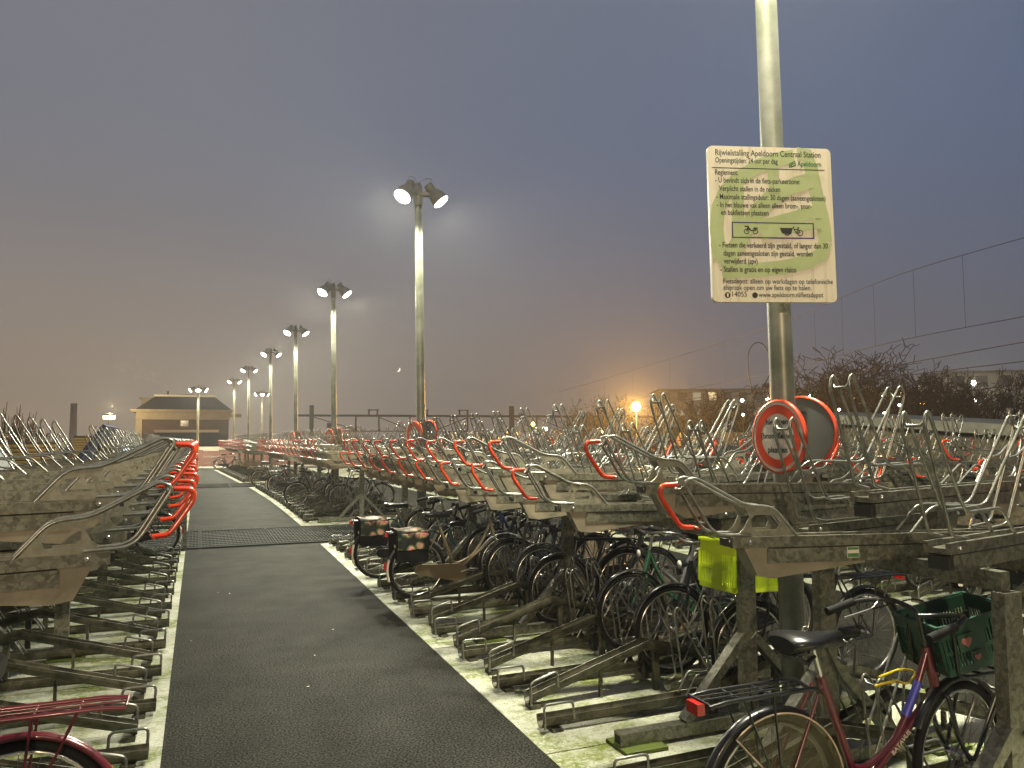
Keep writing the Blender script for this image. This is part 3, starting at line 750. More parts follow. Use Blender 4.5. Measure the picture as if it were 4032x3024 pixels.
# ------------------------------------------------------------------ bicycles
S = .92
RW = .34 * S
BM = {}
def wheel_meshes():
    n = 36
    ty = MB(); circ = [(RW * cos(2 * pi * k / n), 0, RW * sin(2 * pi * k / n)) for k in range(n)]
    ty.tube([V(c) * ((RW - .018) / RW) for c in circ], .019, 8, closed=True)
    rim = MB(); rim.tube([V(c) * ((RW - .040) / RW) for c in circ], .011, 6, closed=True)
    sp = MB()
    for k in range(24):
        a = 2 * pi * k / 24; b = a + (.55 if k % 2 else -.55); y = .022 * (1 if (k // 2) % 2 else -1)
        sp.tube([(.022 * cos(b), y, .022 * sin(b)), ((RW - .045) * cos(a), 0, (RW - .045) * sin(a))], .0015, 3, caps=False)
    hub = MB(); hub.lathe([(.012, -.055), (.026, -.03), (.018, -.02), (.018, .02), (.026, .03), (.012, .055)], 10, Matrix.Rotation(pi / 2, 4, 'X'))
    BM['tyre'] = ty.mesh('tyre', ['black_rubber']); BM['rim'] = rim.mesh('rim', ['chrome']); BM['spokes'] = sp.mesh('spokes', ['spoke_metal']); BM['hub'] = hub.mesh('hub', ['chrome'])
wheel_meshes()
def arcfender(r, a0, a1, w, n=18):
    mb = MB(); vs = []
    for k in range(n + 1):
        a = a0 + (a1 - a0) * k / n
        for yy, dr in ((-w, -.014), (-w * .6, 0), (0, .005), (w * .6, 0), (w, -.014), (w * .5, -.006), (0, -.002), (-w * .5, -.006)):
            vs.append(((r + dr) * cos(a), yy, (r + dr) * sin(a)))
    m = 8; fs = [(i * m + j, i * m + (j + 1) % m, (i + 1) * m + (j + 1) % m, (i + 1) * m + j) for i in range(n) for j in range(m)]
    mb.add(vs, fs, True); mb.add(vs[:m], [tuple(range(m))]); mb.add(vs[-m:], [tuple(range(m))]); return mb
def cached(key, fn, name, mats):
    if key not in BM: BM[key] = fn().mesh(name, mats)
    return BM[key]
def sc(pts): return [tuple(c * S for c in p) for p in pts]
BB = (.47, 0, .28 - .34); HT = (.90, 0, .86 - .34); HB = (.955, 0, .66 - .34); ST = (.27, 0, .80 - .34)
def frame_mb(style):
    mb = MB()
    mb.tube(sc([BB, ST]), .0165, 8); mb.tube(sc([HT, HB]), .020, 8); mb.tube(sc([HB, BB]), .0175, 8)
    if style == 'lady':
        mb.tube(fillet(sc([(.905, 0, .50), (.80, 0, .27), (.66, 0, .10), (.50, 0, .035), (.436, 0, .05)]), .12, 4), .0145, 8)
    elif style == 'curve':
        mb.tube(fillet(sc([(.905, 0, .50), (.74, 0, .22), (.36, 0, .20)]), .2, 4), .0145, 8)
    else: mb.tube(sc([(.905, 0, .49), ST]), .0150, 8)
    for y in (-.06, .06):
        mb.tube(sc([(0, y, 0), (.40, y * .7, -.055), (.44, y * .5, -.058)]), .009, 6); mb.tube(sc([(0, y, 0), (.25, y * .4, .43)]), .007, 6)
    return mb
def fork_mb():
    mb = MB()
    for y in (-.055, .055):
        mb.tube(fillet(sc([(.957, y * .4, .31), (.965, y, .30), (1.02, y, .10), (1.09, y, 0)]), .05, 3), .011, 6)
    return mb
def saddle_mb(tilt=0):
    mb = MB(); n = 12; st = [(-.14, .075, .0), (-.12, .10, .012), (-.05, .105, .010), (.03, .06, .0), (.10, .028, .0), (.155, .020, -.004), (.165, .008, -.010)]
    vs = []
    for x, w_, dz in st:
        for k in range(n):
            a = 2 * pi * k / n; vs.append(V((x * 1.0, w_ * cos(a), dz + (.024 * sin(a) if sin(a) > 0 else .040 * sin(a)))))
    mb.add([Matrix.Rotation(-tilt, 3, 'Y') @ v for v in vs], [(i * n + j, i * n + (j + 1) % n, (i + 1) * n + (j + 1) % n, (i + 1) * n + j) for i in range(len(st) - 1) for j in range(n)], True)
    mb.add(vs[:n], [tuple(range(n))]); mb.add(vs[-n:], [tuple(range(n))])
    for y in (-.05, .05):
        mb.tube(fillet([(-.12, y, -.035), (-.07, y, -.075), (.0, y * .5, -.06)], .02, 2), .009, 5)
    return mb
def bars_mb(style):
    mb = MB()
    mb.tube(sc([(.90, 0, .52), (.865, 0, .66)]), .012, 8)
    for s in (-1, 1):
        if style == 'flat': p = [(.865, 0, .66), (.86, .12 * s, .665), (.84, .30 * s, .67)]
        else: p = [(.865, 0, .66), (.92, .06 * s, .67), (.92, .20 * s, .70), (.80, .27 * s, .69), (.60, .28 * s, .65)]
        mb.tube(fillet(sc(p), .06, 4), .0115, 8)
    return mb
def grip_mb(style, s):
    mb = MB()
    p = [(.842, .20 * s, .668), (.838, .31 * s, .671)] if style == 'flat' else [(.75, .277 * s, .683), (.59, .281 * s, .648)]
    mb.tube(sc(p), .0185, 8); return mb
def carrier_mb():
    mb = MB(); z = .44
    for y in (-.07, .07): mb.tube(fillet(sc([(.24, y * .5, z - .04), (.18, y, z), (-.28, y, z), (-.36, y, z - .01)]), .03, 3), .0085, 6)
    for x in (-.36, -.2, -.05, .1): mb.tube(sc([(x, -.07, z), (x, .07, z)]), .005, 5)
    for y in (-.02, .02): mb.tube(sc([(-.36, y, z + .004), (.16, y, z + .004)]), .004, 4)
    for y in (-.075, .075): mb.tube(sc([(0, y * .9, 0), (-.20, y, z)]), .005, 5); mb.tube(sc([(0, y * .9, 0), (-.05, y, z)]), .005, 5)
    return mb
def chaincase_mb():
    mb = MB(); a = []
    c0 = (0, 0); c1 = (.47, -.06); r0, r1 = .055, .105
    for k in range(9): t_ = pi / 2 + pi * k / 8; a.append((S * (c0[0] + r0 * cos(t_)), S * (c0[1] + r0 * sin(t_))))
    for k in range(11): t_ = -pi / 2 + pi * k / 10; a.append((S * (c1[0] + r1 * cos(t_)), S * (c1[1] + r1 * sin(t_))))
    mb.prism(a, -.075, -.045); return mb
def chainwheel_mb():
    mb = MB(); M = Matrix.Translation((.47 * S, -.05, -.06 * S)) @ Matrix.Rotation(pi / 2, 4, 'X'); mb.lathe([(.085, -.003), (.085, .003)], 24, M, smooth=False)
    mb.tube([(.47 * S, -.052, .025 * S), (.0, -.052, .035)], .004, 4); mb.tube([(.47 * S, -.052, -.145 * S), (.0, -.052, -.035)], .004, 4); return mb
def crank_mb(a):
    mb = MB(); c = V((.47 * S, 0, -.06 * S))
    for s in (-1, 1):
        d = V((cos(a), 0, sin(a))) * .155 * s * (-1); e = c + d + V((0, .085 * s, 0))
        mb.tube([c + V((0, .06 * s, 0)), e], [.012, .008], 6); mb.box((e.x - .045, min(e.y, e.y + .08 * s), e.z - .012), (e.x + .045, max(e.y, e.y + .08 * s), e.z + .012))
    mb.tube([c - V((0, .06, 0)), c + V((0, .06, 0))], .014, 8); return mb
def bicycle(label, x, y, z, fwd, paint, style='lady', bars='swept', white_tail=True, carrier=True, case='black_paint', saddle='black_leather', fender=None,
            group='parked bicycles', roll=0.0, steer=0.0, yaw=0.0, pitch=0.0, stand=False, rear_light=True, headlight=True, guard=False, crank=None, fork=None):
    t = thing('bicycle', label, 'bicycle', (x, y, z + RW), 0, group); t.rotation_euler = (roll, pitch, (0 if fwd > 0 else pi) + yaw)
    fr = link('frame', cached(('f', style, paint), lambda: frame_mb(style), 'frame', [paint]), t)
    for nm, px in (('wheel', 0), ('wheel', 1.09 * S)):
        rt = None if px == 0 else (0, 0, steer)
        wv = link(nm, BM['tyre'], t, (px, 0, 0), rt)
        for q in ('rim', 'spokes', 'hub'): link(q, BM[q], wv)
    fp = fork or (paint if paint != 'tan_paint' else 'chrome'); link('fork', cached(('fork', fp), fork_mb, 'fork', [fp]), t)
    fc = fender or 'black_paint'
    link('mudguard', cached(('mr', fc), lambda: arcfender(RW + .022, R_(35), R_(172) if white_tail else R_(190), .026), 'mudguard', [fc]), t)
    link('mudguard', cached(('mf', fc), lambda: arcfender(RW + .022, R_(20), R_(150), .024), 'mudguard', [fc]), t, (1.09 * S, 0, 0), (0, 0, steer))
    if white_tail: link('tail_flap', cached('tail', lambda: arcfender(RW + .025, R_(160), R_(200), .027, 8), 'tail_flap', ['white_plastic']), t)
    sd = link('saddle', cached(('s', saddle), lambda: saddle_mb(), 'saddle', [saddle]), t, (.215 * S, 0, .62 * S))
    b = MB(); b.tube(sc([(.275, 0, .44), (.225, 0, .60)]), .0125, 8); BM.setdefault('sp', b.mesh('seat_post', ['chrome'])); link('seat_post', BM['sp'], t)
    hb = link('handlebar', cached(('b', bars), lambda: bars_mb(bars), 'handlebar', ['chrome' if bars != 'black' else 'black_paint']), t)
    for s in (-1, 1): link('grip', cached(('g', bars, s), lambda: grip_mb(bars, s), 'grip', ['black_rubber']), hb)
    cc = 'maroon_paint' if fender == 'maroon_paint' else 'black_paint'
    if carrier: link('carrier', cached(('car', cc), carrier_mb, 'carrier', [cc]), t)
    if case: link('chain_case', cached(('cc', case), chaincase_mb, 'chain_case', [case]), t)
    else: link('chain', cached('ch', chainwheel_mb, 'chain', ['spoke_metal']), t)
    ca = crank if crank is not None else random.uniform(0, 3.1)
    build('crank', crank_mb(ca), 'chrome', t)
    if rear_light:
        m = MB(); m.box((-.395 * S, -.035, .39 * S), (-.36 * S, .035, .435 * S)); BM.setdefault('rl', m.mesh('rear_light', ['red_reflector'])); link('rear_light', BM['rl'], t)
        if white_tail:
            m = MB(); m.box((-RW - .052, -.022, .01), (-RW - .028, .022, .085)); BM.setdefault('rf', m.mesh('reflector', ['red_reflector'])); link('reflector', BM['rf'], t)
    if headlight:
        m = MB(); M = Matrix.Translation((.99 * S, 0, .50 * S)) @ Matrix.Rotation(pi / 2, 4, 'Y'); m.lathe([(.012, -.05), (.030, -.01), (.033, .02)], 12, M); m.mi = 1; m.lathe([(.031, .021), (.02, .028), (.001, .03)], 12, M)
        BM.setdefault('hl', m.mesh('headlight', ['black_paint', 'headlight_glass'])); link('headlight', BM['hl'], t)
    if stand:
        m = MB(); m.tube(sc([(.40, .05, -.07), (.30, .14, -.33)]), .008, 6); BM.setdefault('ks', m.mesh('kickstand', ['chrome'])); link('kickstand', BM['ks'], t)
    return t
GZ = .035
def crate(loc, rz, ry, w, d, h, m, label, group=None, rx_=0):
    """open plastic crate: slotted walls in real bars"""
    t = thing('crate', label, 'crate', loc); t.rotation_euler = (rx_, ry, rz)
    if group: t['group'] = group
    def wall(nx, length, hh):
        mb = MB(); tk = .006
        rows = [(0, .03), (hh * .40, hh * .47), (hh * .74, hh)]
        for a, b in rows: mb.box((-length / 2, -tk / 2, a), (length / 2, tk / 2, b))
        n = int(length / .016)
        for k in range(n + 1):
            xx = -length / 2 + k * length / n; wd = .004 if k not in (0, n, n // 2) else .014
            if abs(k - n / 2) < 2.2: wd = .009
            mb.box((xx - wd, -tk / 2 + .0005, .03), (xx + wd, tk / 2 - .0005, hh * .74))
        return mb
    for a, L_, off in ((0, w, d / 2), (pi, w, d / 2), (pi / 2, d, w / 2), (-pi / 2, d, w / 2)):
        o = build('side', wall(0, L_, h), m, t); o.rotation_euler = (0, 0, a); o.location = (sin(a) * off * 1, -cos(a) * off, 0)
    f = MB(); f.box((-w / 2 + .004, -d / 2 + .004, -.006), (w / 2 - .004, d / 2 - .004, .004)); build('floor', f, m, t)
    e = MB(); q = [(-w / 2 - .008, -d / 2 - .008), (w / 2 + .008, -d / 2 - .008), (w / 2 + .008, d / 2 + .008), (-w / 2 - .008, d / 2 + .008)]
    for (a, b), (c_, d_) in zip(q, q[1:] + q[:1]): e.bar((a, b, h), (c_, d_, h), .016, .014, side=(0, 0, 1))
    build('rim', e, m, t); return t
def heart(parent, m, loc, rot, s):
    pts = []
    for k in range(20):
        a = 2 * pi * k / 20; pts.append((s * 16 * sin(a) ** 3 / 17, s * (13 * cos(a) - 5 * cos(2 * a) - 2 * cos(3 * a) - cos(4 * a)) / 17))
    mb = MB(); mb.prism(pts, -.001, .001); build('heart_sticker', mb, m, parent, loc, rot)

# --- the maroon bicycle in the foreground, right
b = bicycle('maroon step-through bicycle with green heart crate, nearest at the lower right', 2.29, 2.62, .040, 1, 'maroon_paint', 'lady', bars='black', fork='black_paint', fender='black_paint', steer=.12, yaw=.0, case='black_paint', crank=.4, headlight=False)
b.scale = (1.07, 1.07, 1.07); b.location.x -= .08; b.location.z -= .05
m = MB()   # transparent coat guard with a pale edge
R0 = RW + .012; n = 18; a0, a1 = R_(8), R_(128)
arc = [((R0 - .004) * cos(a0 + (a1 - a0) * k / n), (R0 - .004) * sin(a0 + (a1 - a0) * k / n)) for k in range(n + 1)]
m.prism(arc + [(-.02, .045), (.04, .02)], -.036, -.034); g_ = build('coat_guard', m, 'guard_film', b)
e = MB(); e.tube([(x_, -.037, z_) for x_, z_ in arc] + [(.04, -.037, .02), (-.02, -.037, .045)], .0035, 5, closed=True); build('guard_edge', e, 'copper_edge', g_)
def tube_patch(a, b_, r, m, parent, nm):
    p = MB(); p.tube(sc([a, b_]), r, 10); return build(nm, p, m, parent)
tube_patch((.845, 0, .365), (.755, 0, .225), .0165, 'blue_tape', b, 'blue_sticker')
o = text('BATAVUS', .030, 0, 0, b, 'white_print', name='frame_lettering', bold=.0006, align='CENTER')
d = V((HB[0] - BB[0], 0, HB[2] - BB[2])).normalized(); ang = atan2(d.z, d.x)
mid = (V(BB) * .52 + V(HB) * .48) * S; o.location = mid + V((.0, -.0185, 0)) + V((sin(ang), 0, -cos(ang))) * .010; o.rotation_euler = (pi / 2, -ang, 0); o.rotation_mode = 'XYZ'
o.matrix_local = Matrix.Translation(o.location) @ Matrix.Rotation(-ang, 4, 'Y') @ Matrix.Rotation(pi / 2, 4, 'X')
# front carrier holding the crate
fc = MB(); zc = .40
for y in (-.12, .12):
    fc.tube(fillet(sc([(.93, y, .64), (.96, y, zc), (1.38, y, zc)]), .03, 3), .008, 6); fc.tube(sc([(1.09, y * .6, 0), (1.30, y, zc)]), .008, 6)
for x_ in (1.0, 1.12, 1.25, 1.38): fc.tube(sc([(x_, -.12, zc), (x_, .12, zc)]), .006, 5)
build('front_carrier', fc, 'black_paint', b)
cr_ = crate((2.29 + 1.04, 2.62, .0 + RW + .43), R_(-14), R_(-13), .37, .30, .22, 'green_plastic', 'dark green slotted plastic crate with heart stickers on the front of the maroon bicycle')
for hm, hx, hz_, hs in (('gold_heart', .105, .165, .030), ('pink_heart', -.075, .135, .028), ('pink_heart', .135, .075, .020), ('pink_heart', -.04, .060, .018)):
    heart(cr_, hm, (hx, -.168, hz_), (0, 0, 0), hs)
for hx, hz_, q in ((.105, .165, .042), (-.075, .135, .04), (.135, .075, .03), (-.04, .06, .028)):
    hp = MB(); hp.box((hx - q, -.165, hz_ - q), (hx + q, -.1585, hz_ + q * .9)); build('sticker_plate', hp, 'green_plastic', cr_)
for k_ in (-1, 1):
    cbl = MB(); cbl.tube(fillet([V((.80, .20 * k_, .66)) * S, V((1.06, .12 * k_, .72)) * S, V((1.08, .03 * k_, .52)) * S, V((.97, .02, .34)) * S, V((.70, .02, .05)) * S], .12, 5), .0032, 5); build('brake_cable', cbl, 'black_rubber', b)
    lv = MB(); lv.tube(fillet([V((.86, .225 * k_, .685)) * S, V((.82, .22 * k_, .655)) * S, V((.64, .225 * k_, .625)) * S], .03, 3), .006, 5); build('brake_lever', lv, 'chrome', b)
cb = MB(); cb.tube(fillet([(0, 0, 0), (.10, -.02, .02), (.22, .0, -.02), (.30, .02, .03), (.2, .03, .05), (.05, .02, .03)], .05, 4), .006, 6)
tag(build('cable_lock', cb, 'yellow_cable', None, (2.97, 2.80, .60)), 'yellow cable lock hanging behind the maroon bicycle frame', 'cable lock')
# --- maroon and black bicycles at the lower left corner
bicycle('maroon bicycle with its rear carrier towards the path, lower left corner', -.55, 3.16, .12, -1, 'maroon_paint', 'lady', fender='maroon_paint', crank=1.0, rear_light=False)
# carrier painted maroon on that bicycle is drawn by its own mesh
bicycle('black bicycle cut off by the lower left corner, nearer than the maroon one', -.55, 2.62, .02, -1, 'black_paint', 'man', crank=1.2, white_tail=False)

# --- bicycles in the lower tier of the rack right of the path
def pannier(x, y, z, label, side):
    t = thing('pannier', label, 'pannier bag', (x, y, z), 0, 'floral pannier bags on rear carriers')
    p = MB(); p.prism([(-.17, .0), (-.18, -.06), (-.165, -.29), (-.14, -.31), (.14, -.31), (.165, -.29), (.18, -.06), (.17, 0)], -.19, -.085); p.prism([(-.17, .0), (-.18, -.06), (-.165, -.29), (-.14, -.31), (.14, -.31), (.165, -.29), (.18, -.06), (.17, 0)], .085, .19)
    bgm_ = p.mesh('bag', ['black_fabric'])
    q1 = MB(); q1.prism([(-.17, .0), (-.18, -.06), (-.165, -.29), (-.14, -.31), (.14, -.31), (.165, -.29), (.18, -.06), (.17, 0)], -.19, -.085); build('bag', q1, 'black_fabric', t)
    q2 = MB(); q2.prism([(-.17, .0), (-.18, -.06), (-.165, -.29), (-.14, -.31), (.14, -.31), (.165, -.29), (.18, -.06), (.17, 0)], .085, .19); build('bag', q2, 'black_fabric', t)
    fl = MB(); pr = [(-.205, -.18), (-.20, -.02), (-.17, .014), (0, .022), (.17, .014), (.20, -.02), (.205, -.18)]; vs = []
    for xx in (-.165, -.06, .06, .165):
        for (yy, zz) in pr: vs.append((xx, yy, zz + .006 * sin(xx * 30)))
    m_ = len(pr); fl.add(vs, [(i * m_ + j, i * m_ + j + 1, (i + 1) * m_ + j + 1, (i + 1) * m_ + j) for i in range(3) for j in range(m_ - 1)], False)
    build('flap', fl, 'floral_print', t)
    st = MB(); st.box((-.183, -.15, -.16), (-.178, -.10, -.13)); build('reflective_strip', st, 'white_plastic', t)
    return t
bicycle('tan step-through bicycle carrying the nearer floral panniers', 2.20, 8.14, .07, 1, 'tan_paint', 'lady', case='tan_paint', fender='grey_paint', crank=.2)
pannier(2.20 - .10, 8.14, .075 + RW + .445 * S, 'nearer black double pannier with pink floral flap, on the tan bicycle', 0)
bicycle('dark teal bicycle carrying the farther floral panniers', 2.08, 9.50, .07, 1, 'teal_paint', 'lady', crank=.8)
pannier(2.08 - .10, 9.50, .075 + RW + .445 * S, 'farther black double pannier with pink floral flap, on the teal bicycle', 0)
bicycle('black bicycle with a lime crate on its front carrier, behind the signpost', 4.40, 4.21, .07, -1, 'black_paint', 'man', crank=.5, white_tail=False)
fcb = MB()
crate((3.30, 4.14, .80), R_(4), R_(3), .46, .32, .30, 'lime_plastic', 'lime yellow slotted plastic crate on the black bicycle behind the signpost')
bicycle('black bicycle, its front wheel in the holder second left of the signpost', 4.22, 4.85, .07, -1, 'black_paint', 'lady', crank=.9, white_tail=False)
bicycle('dark bicycle with its chrome-rimmed front wheel raised in a sloping gutter', 4.55, 6.06, .16, -1, 'grey_paint', 'man', crank=1.4, white_tail=False, case=None)
rb = bicycle('black bicycle with a red checked cloth saddle cover', 4.10, 6.50, .07, -1, 'black_paint', 'man', saddle='red_cloth', crank=.3, white_tail=False)
bicycle('tan-grey bicycle with a round headlight facing the path, between the panniers and the red saddle', 4.12, 7.70, .07, -1, 'grey_paint', 'man', crank=.1, white_tail=False)
bicycle('dark blue bicycle on the far side of the rack beside the tan bicycle', 4.30, 8.9, .07, -1, 'blue_paint', 'lady', white_tail=False)
bicycle('black bicycle on the far side of the rack behind the teal bicycle', 4.25, 10.5, .07, -1, 'black_paint', 'lady', white_tail=False)
bicycle('black bicycle with bare chain just beyond the first crossing, rear wheel to the path', 2.35, 20.6, .07, 1, 'black_paint', 'lady', white_tail=False, case=None)
bicycle('black bicycle beyond the first crossing with its front wheel behind the lamp post', 4.2, 18.9, .07, -1, 'black_paint', 'man', white_tail=False)
bicycle('grey bicycle deep in the rack beyond the first crossing', 4.25, 21.9, .07, -1, 'grey_paint', 'lady')
bicycle('black bicycle halfway along the middle rack, rear wheel to the path', 2.30, 25.4, .07, 1, 'black_paint', 'lady')
bicycle('black bicycle with long chain case and white tail at the end of the middle rack', 2.06, 29.6, .07, 1, 'black_paint', 'lady')
bicycle('black bicycle near the far end of the path, standing in front of the pink wall', 1.05, 47.2, .07, 1, 'black_paint', 'man', white_tail=True)
bicycle('farthest black bicycle by the kerb at the end of the path', 1.15, 49.0, .02, 1, 'black_paint', 'lady', white_tail=True)
bicycle('dark bicycle parked left of the path at the edge of the first crossing', -.55, 12.6, .07, -1, 'black_paint', 'lady', white_tail=True)
for yy, lb, pc, st_ in ((5.45, 'green-black bicycle between the chrome-rimmed one and the raised one', 'green_paint', 'lady'), (7.2, 'thin black bicycle left of the red saddle one', 'black_paint', 'man'),
        (8.35, 'teal bicycle on the far side of the rack beyond the headlight bicycle', 'teal_paint', 'lady'), (9.7, 'grey bicycle facing the teal pannier bicycle', 'grey_paint', 'man'), (11.6, 'black bicycle near the first crossing on the far side of the rack', 'black_paint', 'man')):
    bicycle(lb, 4.24, yy, .07, -1, pc, st_, white_tail=False)
R2L = [(5.6, 'black bicycle in the second row, nearest, white tail flap', 'black_paint', 'man'), (6.3, 'grey bicycle in the second row beside the nearest one', 'grey_paint', 'lady'), (7.0, 'black bicycle third along the second row', 'black_paint', 'lady'),
       (8.3, 'blue bicycle fourth along the second row', 'blue_paint', 'man'), (9.6, 'green bicycle fifth along the second row', 'green_paint', 'lady'), (11.3, 'grey bicycle sixth along the second row', 'grey_paint', 'man')]
for y, lb, pc, st_ in R2L: bicycle(lb, 7.45, y, .07, 1, pc, st_, group='bicycles parked in the second row')

# ------------------------------------------------------------------ mesh panel left of the path
t = thing('mesh_panel', 'low wire mesh panel left of the path at the first crossing', 'fence', (-.18, 13.72, 0), R_(2))
p = MB(); p.box((-.03, -.03, 0), (.02, .02, .95)); build('post', p, 'galvanised', t); p = MB(); p.box((-1.35, -.03, 0), (-1.30, .02, .95)); build('post', p, 'galvanised', t)
p = MB()
for k in range(24):
    x0 = -1.3 + k * .055
    p.tube([(x0, 0, .1), (min(x0 + .5, -.03), 0, .1 + .85 * min(1, (-.03 - x0) / .5))], .0022, 3, caps=False)
    x1 = -.03 - k * .055; p.tube([(x1, 0, .1), (max(x1 - .5, -1.3), 0, .1 + .85 * min(1, (x1 + 1.3) / .5))], .0022, 3, caps=False)
p.tube([(-1.3, 0, .93), (-.03, 0, .93)], .008, 5); p.tube([(-1.3, 0, .10), (-.03, 0, .10)], .008, 5)
build('wire_mesh', p, 'galvanised_tube', t)

# ------------------------------------------------------------------ far end of the path
t = thing('low_wall', 'low pink brick wall with pale coping across the end of the path', 'wall', (0, 53.1, 0))
p = MB(); p.box((-1.0, 0, -.1), (9.0, .25, 1.15)); build('brickwork', p, 'pink_brick', t)
p = MB(); p.box((-1.0, -.03, 1.153), (2.1, .28, 1.36)); p2 = MB(); p2.box((2.1, -.03, 1.153), (9.0, .28, 1.20)); build('coping', p, 'white_trim', t); build('coping', p2, 'white_trim', t)
t = thing('barrier_frame', 'small white tubular frame gate in front of the pink wall', 'gate', (.25, 50.9, .12))
p = MB()
for x_ in (0, .42, .85): p.tube([(x_, 0, 0), (x_, 0, 1.0)], .018, 6)
for z_ in (.25, .62): p.tube([(0, 0, z_), (.85, 0, z_)], .014, 6)
build('bars', p, 'galvanised_tube', t); p = MB(); p.box((-.02, -.03, 1.0), (.87, .03, 1.06)); build('top_rail', p, 'white_trim', t)
# station building
t = thing('station_building', 'brick station building with hipped dark roof and cream cornice', 'building', (0, 80, -4.4))
G0 = 4.4
p = MB(); p.box((-5.15, 0, 0), (2.62, 9, G0 + 3.75)); build('wall', p, 'station_brick', t)
p = MB(); p.box((-5.55, -.12, 0), (-5.0, 9, G0 + 3.75)); build('corner_pier', p, 'cornice_stone', t)
p = MB(); p.box((-5.65, -.25, G0 + 3.75), (2.72, 9.2, G0 + 3.87)); p.box((-5.55, -.13, G0 + 3.87), (2.66, 9.1, G0 + 4.45)); p.box((-5.85, -.40, G0 + 4.45), (2.9, 9.3, G0 + 4.55)); p.box((-6.02, -.55, G0 + 4.55), (3.0, 9.4, G0 + 4.70)); build('cornice', p, 'cornice_stone', t)
p = MB()
for k in range(5): p.box((-4.6 + k * 1.72, -.16, G0 + 3.98), (-3.1 + k * 1.72, -.131, G0 + 4.32))
build('frieze_panel', p, 'cornice_stone', t)
rf = MB(); zz = G0 + 4.70; rf.add([(-5.6, -.3, zz), (2.85, -.3, zz), (2.85, 9.2, zz), (-5.6, 9.2, zz), (-4.05, 1.6, G0 + 6.02), (1.35, 1.6, G0 + 6.02), (1.35, 7.5, G0 + 6.02), (-4.05, 7.5, G0 + 6.02)],
       [(0, 1, 5, 4), (1, 2, 6, 5), (2, 3, 7, 6), (3, 0, 4, 7), (4, 5, 6, 7), (3, 2, 1, 0)]); rfo = build('roof', rf, 'roof_slate', t)
p = MB(); p.box((-4.15, 1.45, G0 + 6.02), (1.45, 7.6, G0 + 6.20)); build('flat_top_edge', p, 'white_trim', rfo)
p = MB(); p.add([(-3.7, 1.6, G0 + 6.2), (1.1, 1.6, G0 + 6.2), (1.1, 7.4, G0 + 6.2), (-3.7, 7.4, G0 + 6.2), (-1.2, 4.5, G0 + 6.42)], [(0, 1, 4), (1, 2, 4), (2, 3, 4), (3, 0, 4)]); build('flat_top', p, 'roof_slate', rfo)
p = MB(); p.lathe([(.07, 0), (.07, .3), (.12, .3), (.12, .36)], 8, Matrix.Translation((-2.95, 2.2, G0 + 6.2))); build('flue', p, 'portal_steel', rfo)
p = MB(); p.box((-5.35, 3.0, G0 + 5.0), (-4.4, 4.6, G0 + 5.95)); p.box((-5.5, 2.9, G0 + 5.85), (-4.3, 4.7, G0 + 5.97)); build('dormer', p, 'cornice_stone', rfo)
p = MB(); p.box((-1.72, -.04, G0 + 3.12), (-1.0, .02, G0 + 3.70)); wf = build('window', p, 'white_trim', t)
p = MB(); p.box((-1.66, -.06, G0 + 3.18), (-1.06, -.041, G0 + 3.64)); build('pane', p, 'window_glass_dark', wf)
p = MB(); p.box((-5.18, -.10, G0 - .5), (-5.06, -.0, G0 + 4.4)); build('downpipe', p, 'portal_steel', t)
t = thing('station_annex', 'low dark-roofed annex with a white gutter board in front of the station building', 'building', (0, 70, -4.4))
p = MB(); p.box((-4.6, 0, 0), (2.35, 8, G0 + 1.5)); build('wall', p, 'station_brick', t)
p = MB(); p.add([(-5.0, -.4, G0 + 1.45), (2.65, -.4, G0 + 1.45), (2.65, 8.4, G0 + 1.45), (-5.0, 8.4, G0 + 1.45), (-3.3, 2.0, G0 + 2.5), (1.4, 2.0, G0 + 2.5), (1.4, 7, G0 + 2.5), (-3.3, 7, G0 + 2.5)], [(0, 1, 5, 4), (1, 2, 6, 5), (2, 3, 7, 6), (3, 0, 4, 7), (4, 5, 6, 7), (3, 2, 1, 0)]); ar = build('roof', p, 'roof_slate', t)
p = MB(); p.box((-3.55, 1.75, G0 + 2.45), (1.55, 7.2, G0 + 2.68)); build('gutter_board', p, 'white_trim', ar)
t = thing('lit_sign', 'small glowing blue-white sign beside the left edge of the station building', 'sign', (-5.62, 72, -4.4))
p = MB(); p.box((-.26, -.08, G0 + .55), (.22, .08, G0 + 1.4)); p.box((-.06, -.07, G0 + .2), (.20, .07, G0 + .55)); build('light_box', p, 'lit_sign_blue', t)
p = MB(); p.lathe([(.05, 0), (.05, G0 + .2)], 8); build('pole', p, 'portal_steel', t)
t = thing('chimney_stack', 'slender factory chimney far away in the haze at the left', 'chimney', (-26.7, 200, -4.5))
p = MB(); p.lathe([(.85, 0), (.68, 14.8), (.72, 14.8)], 16); build('shaft', p, 'chimney_far', t)
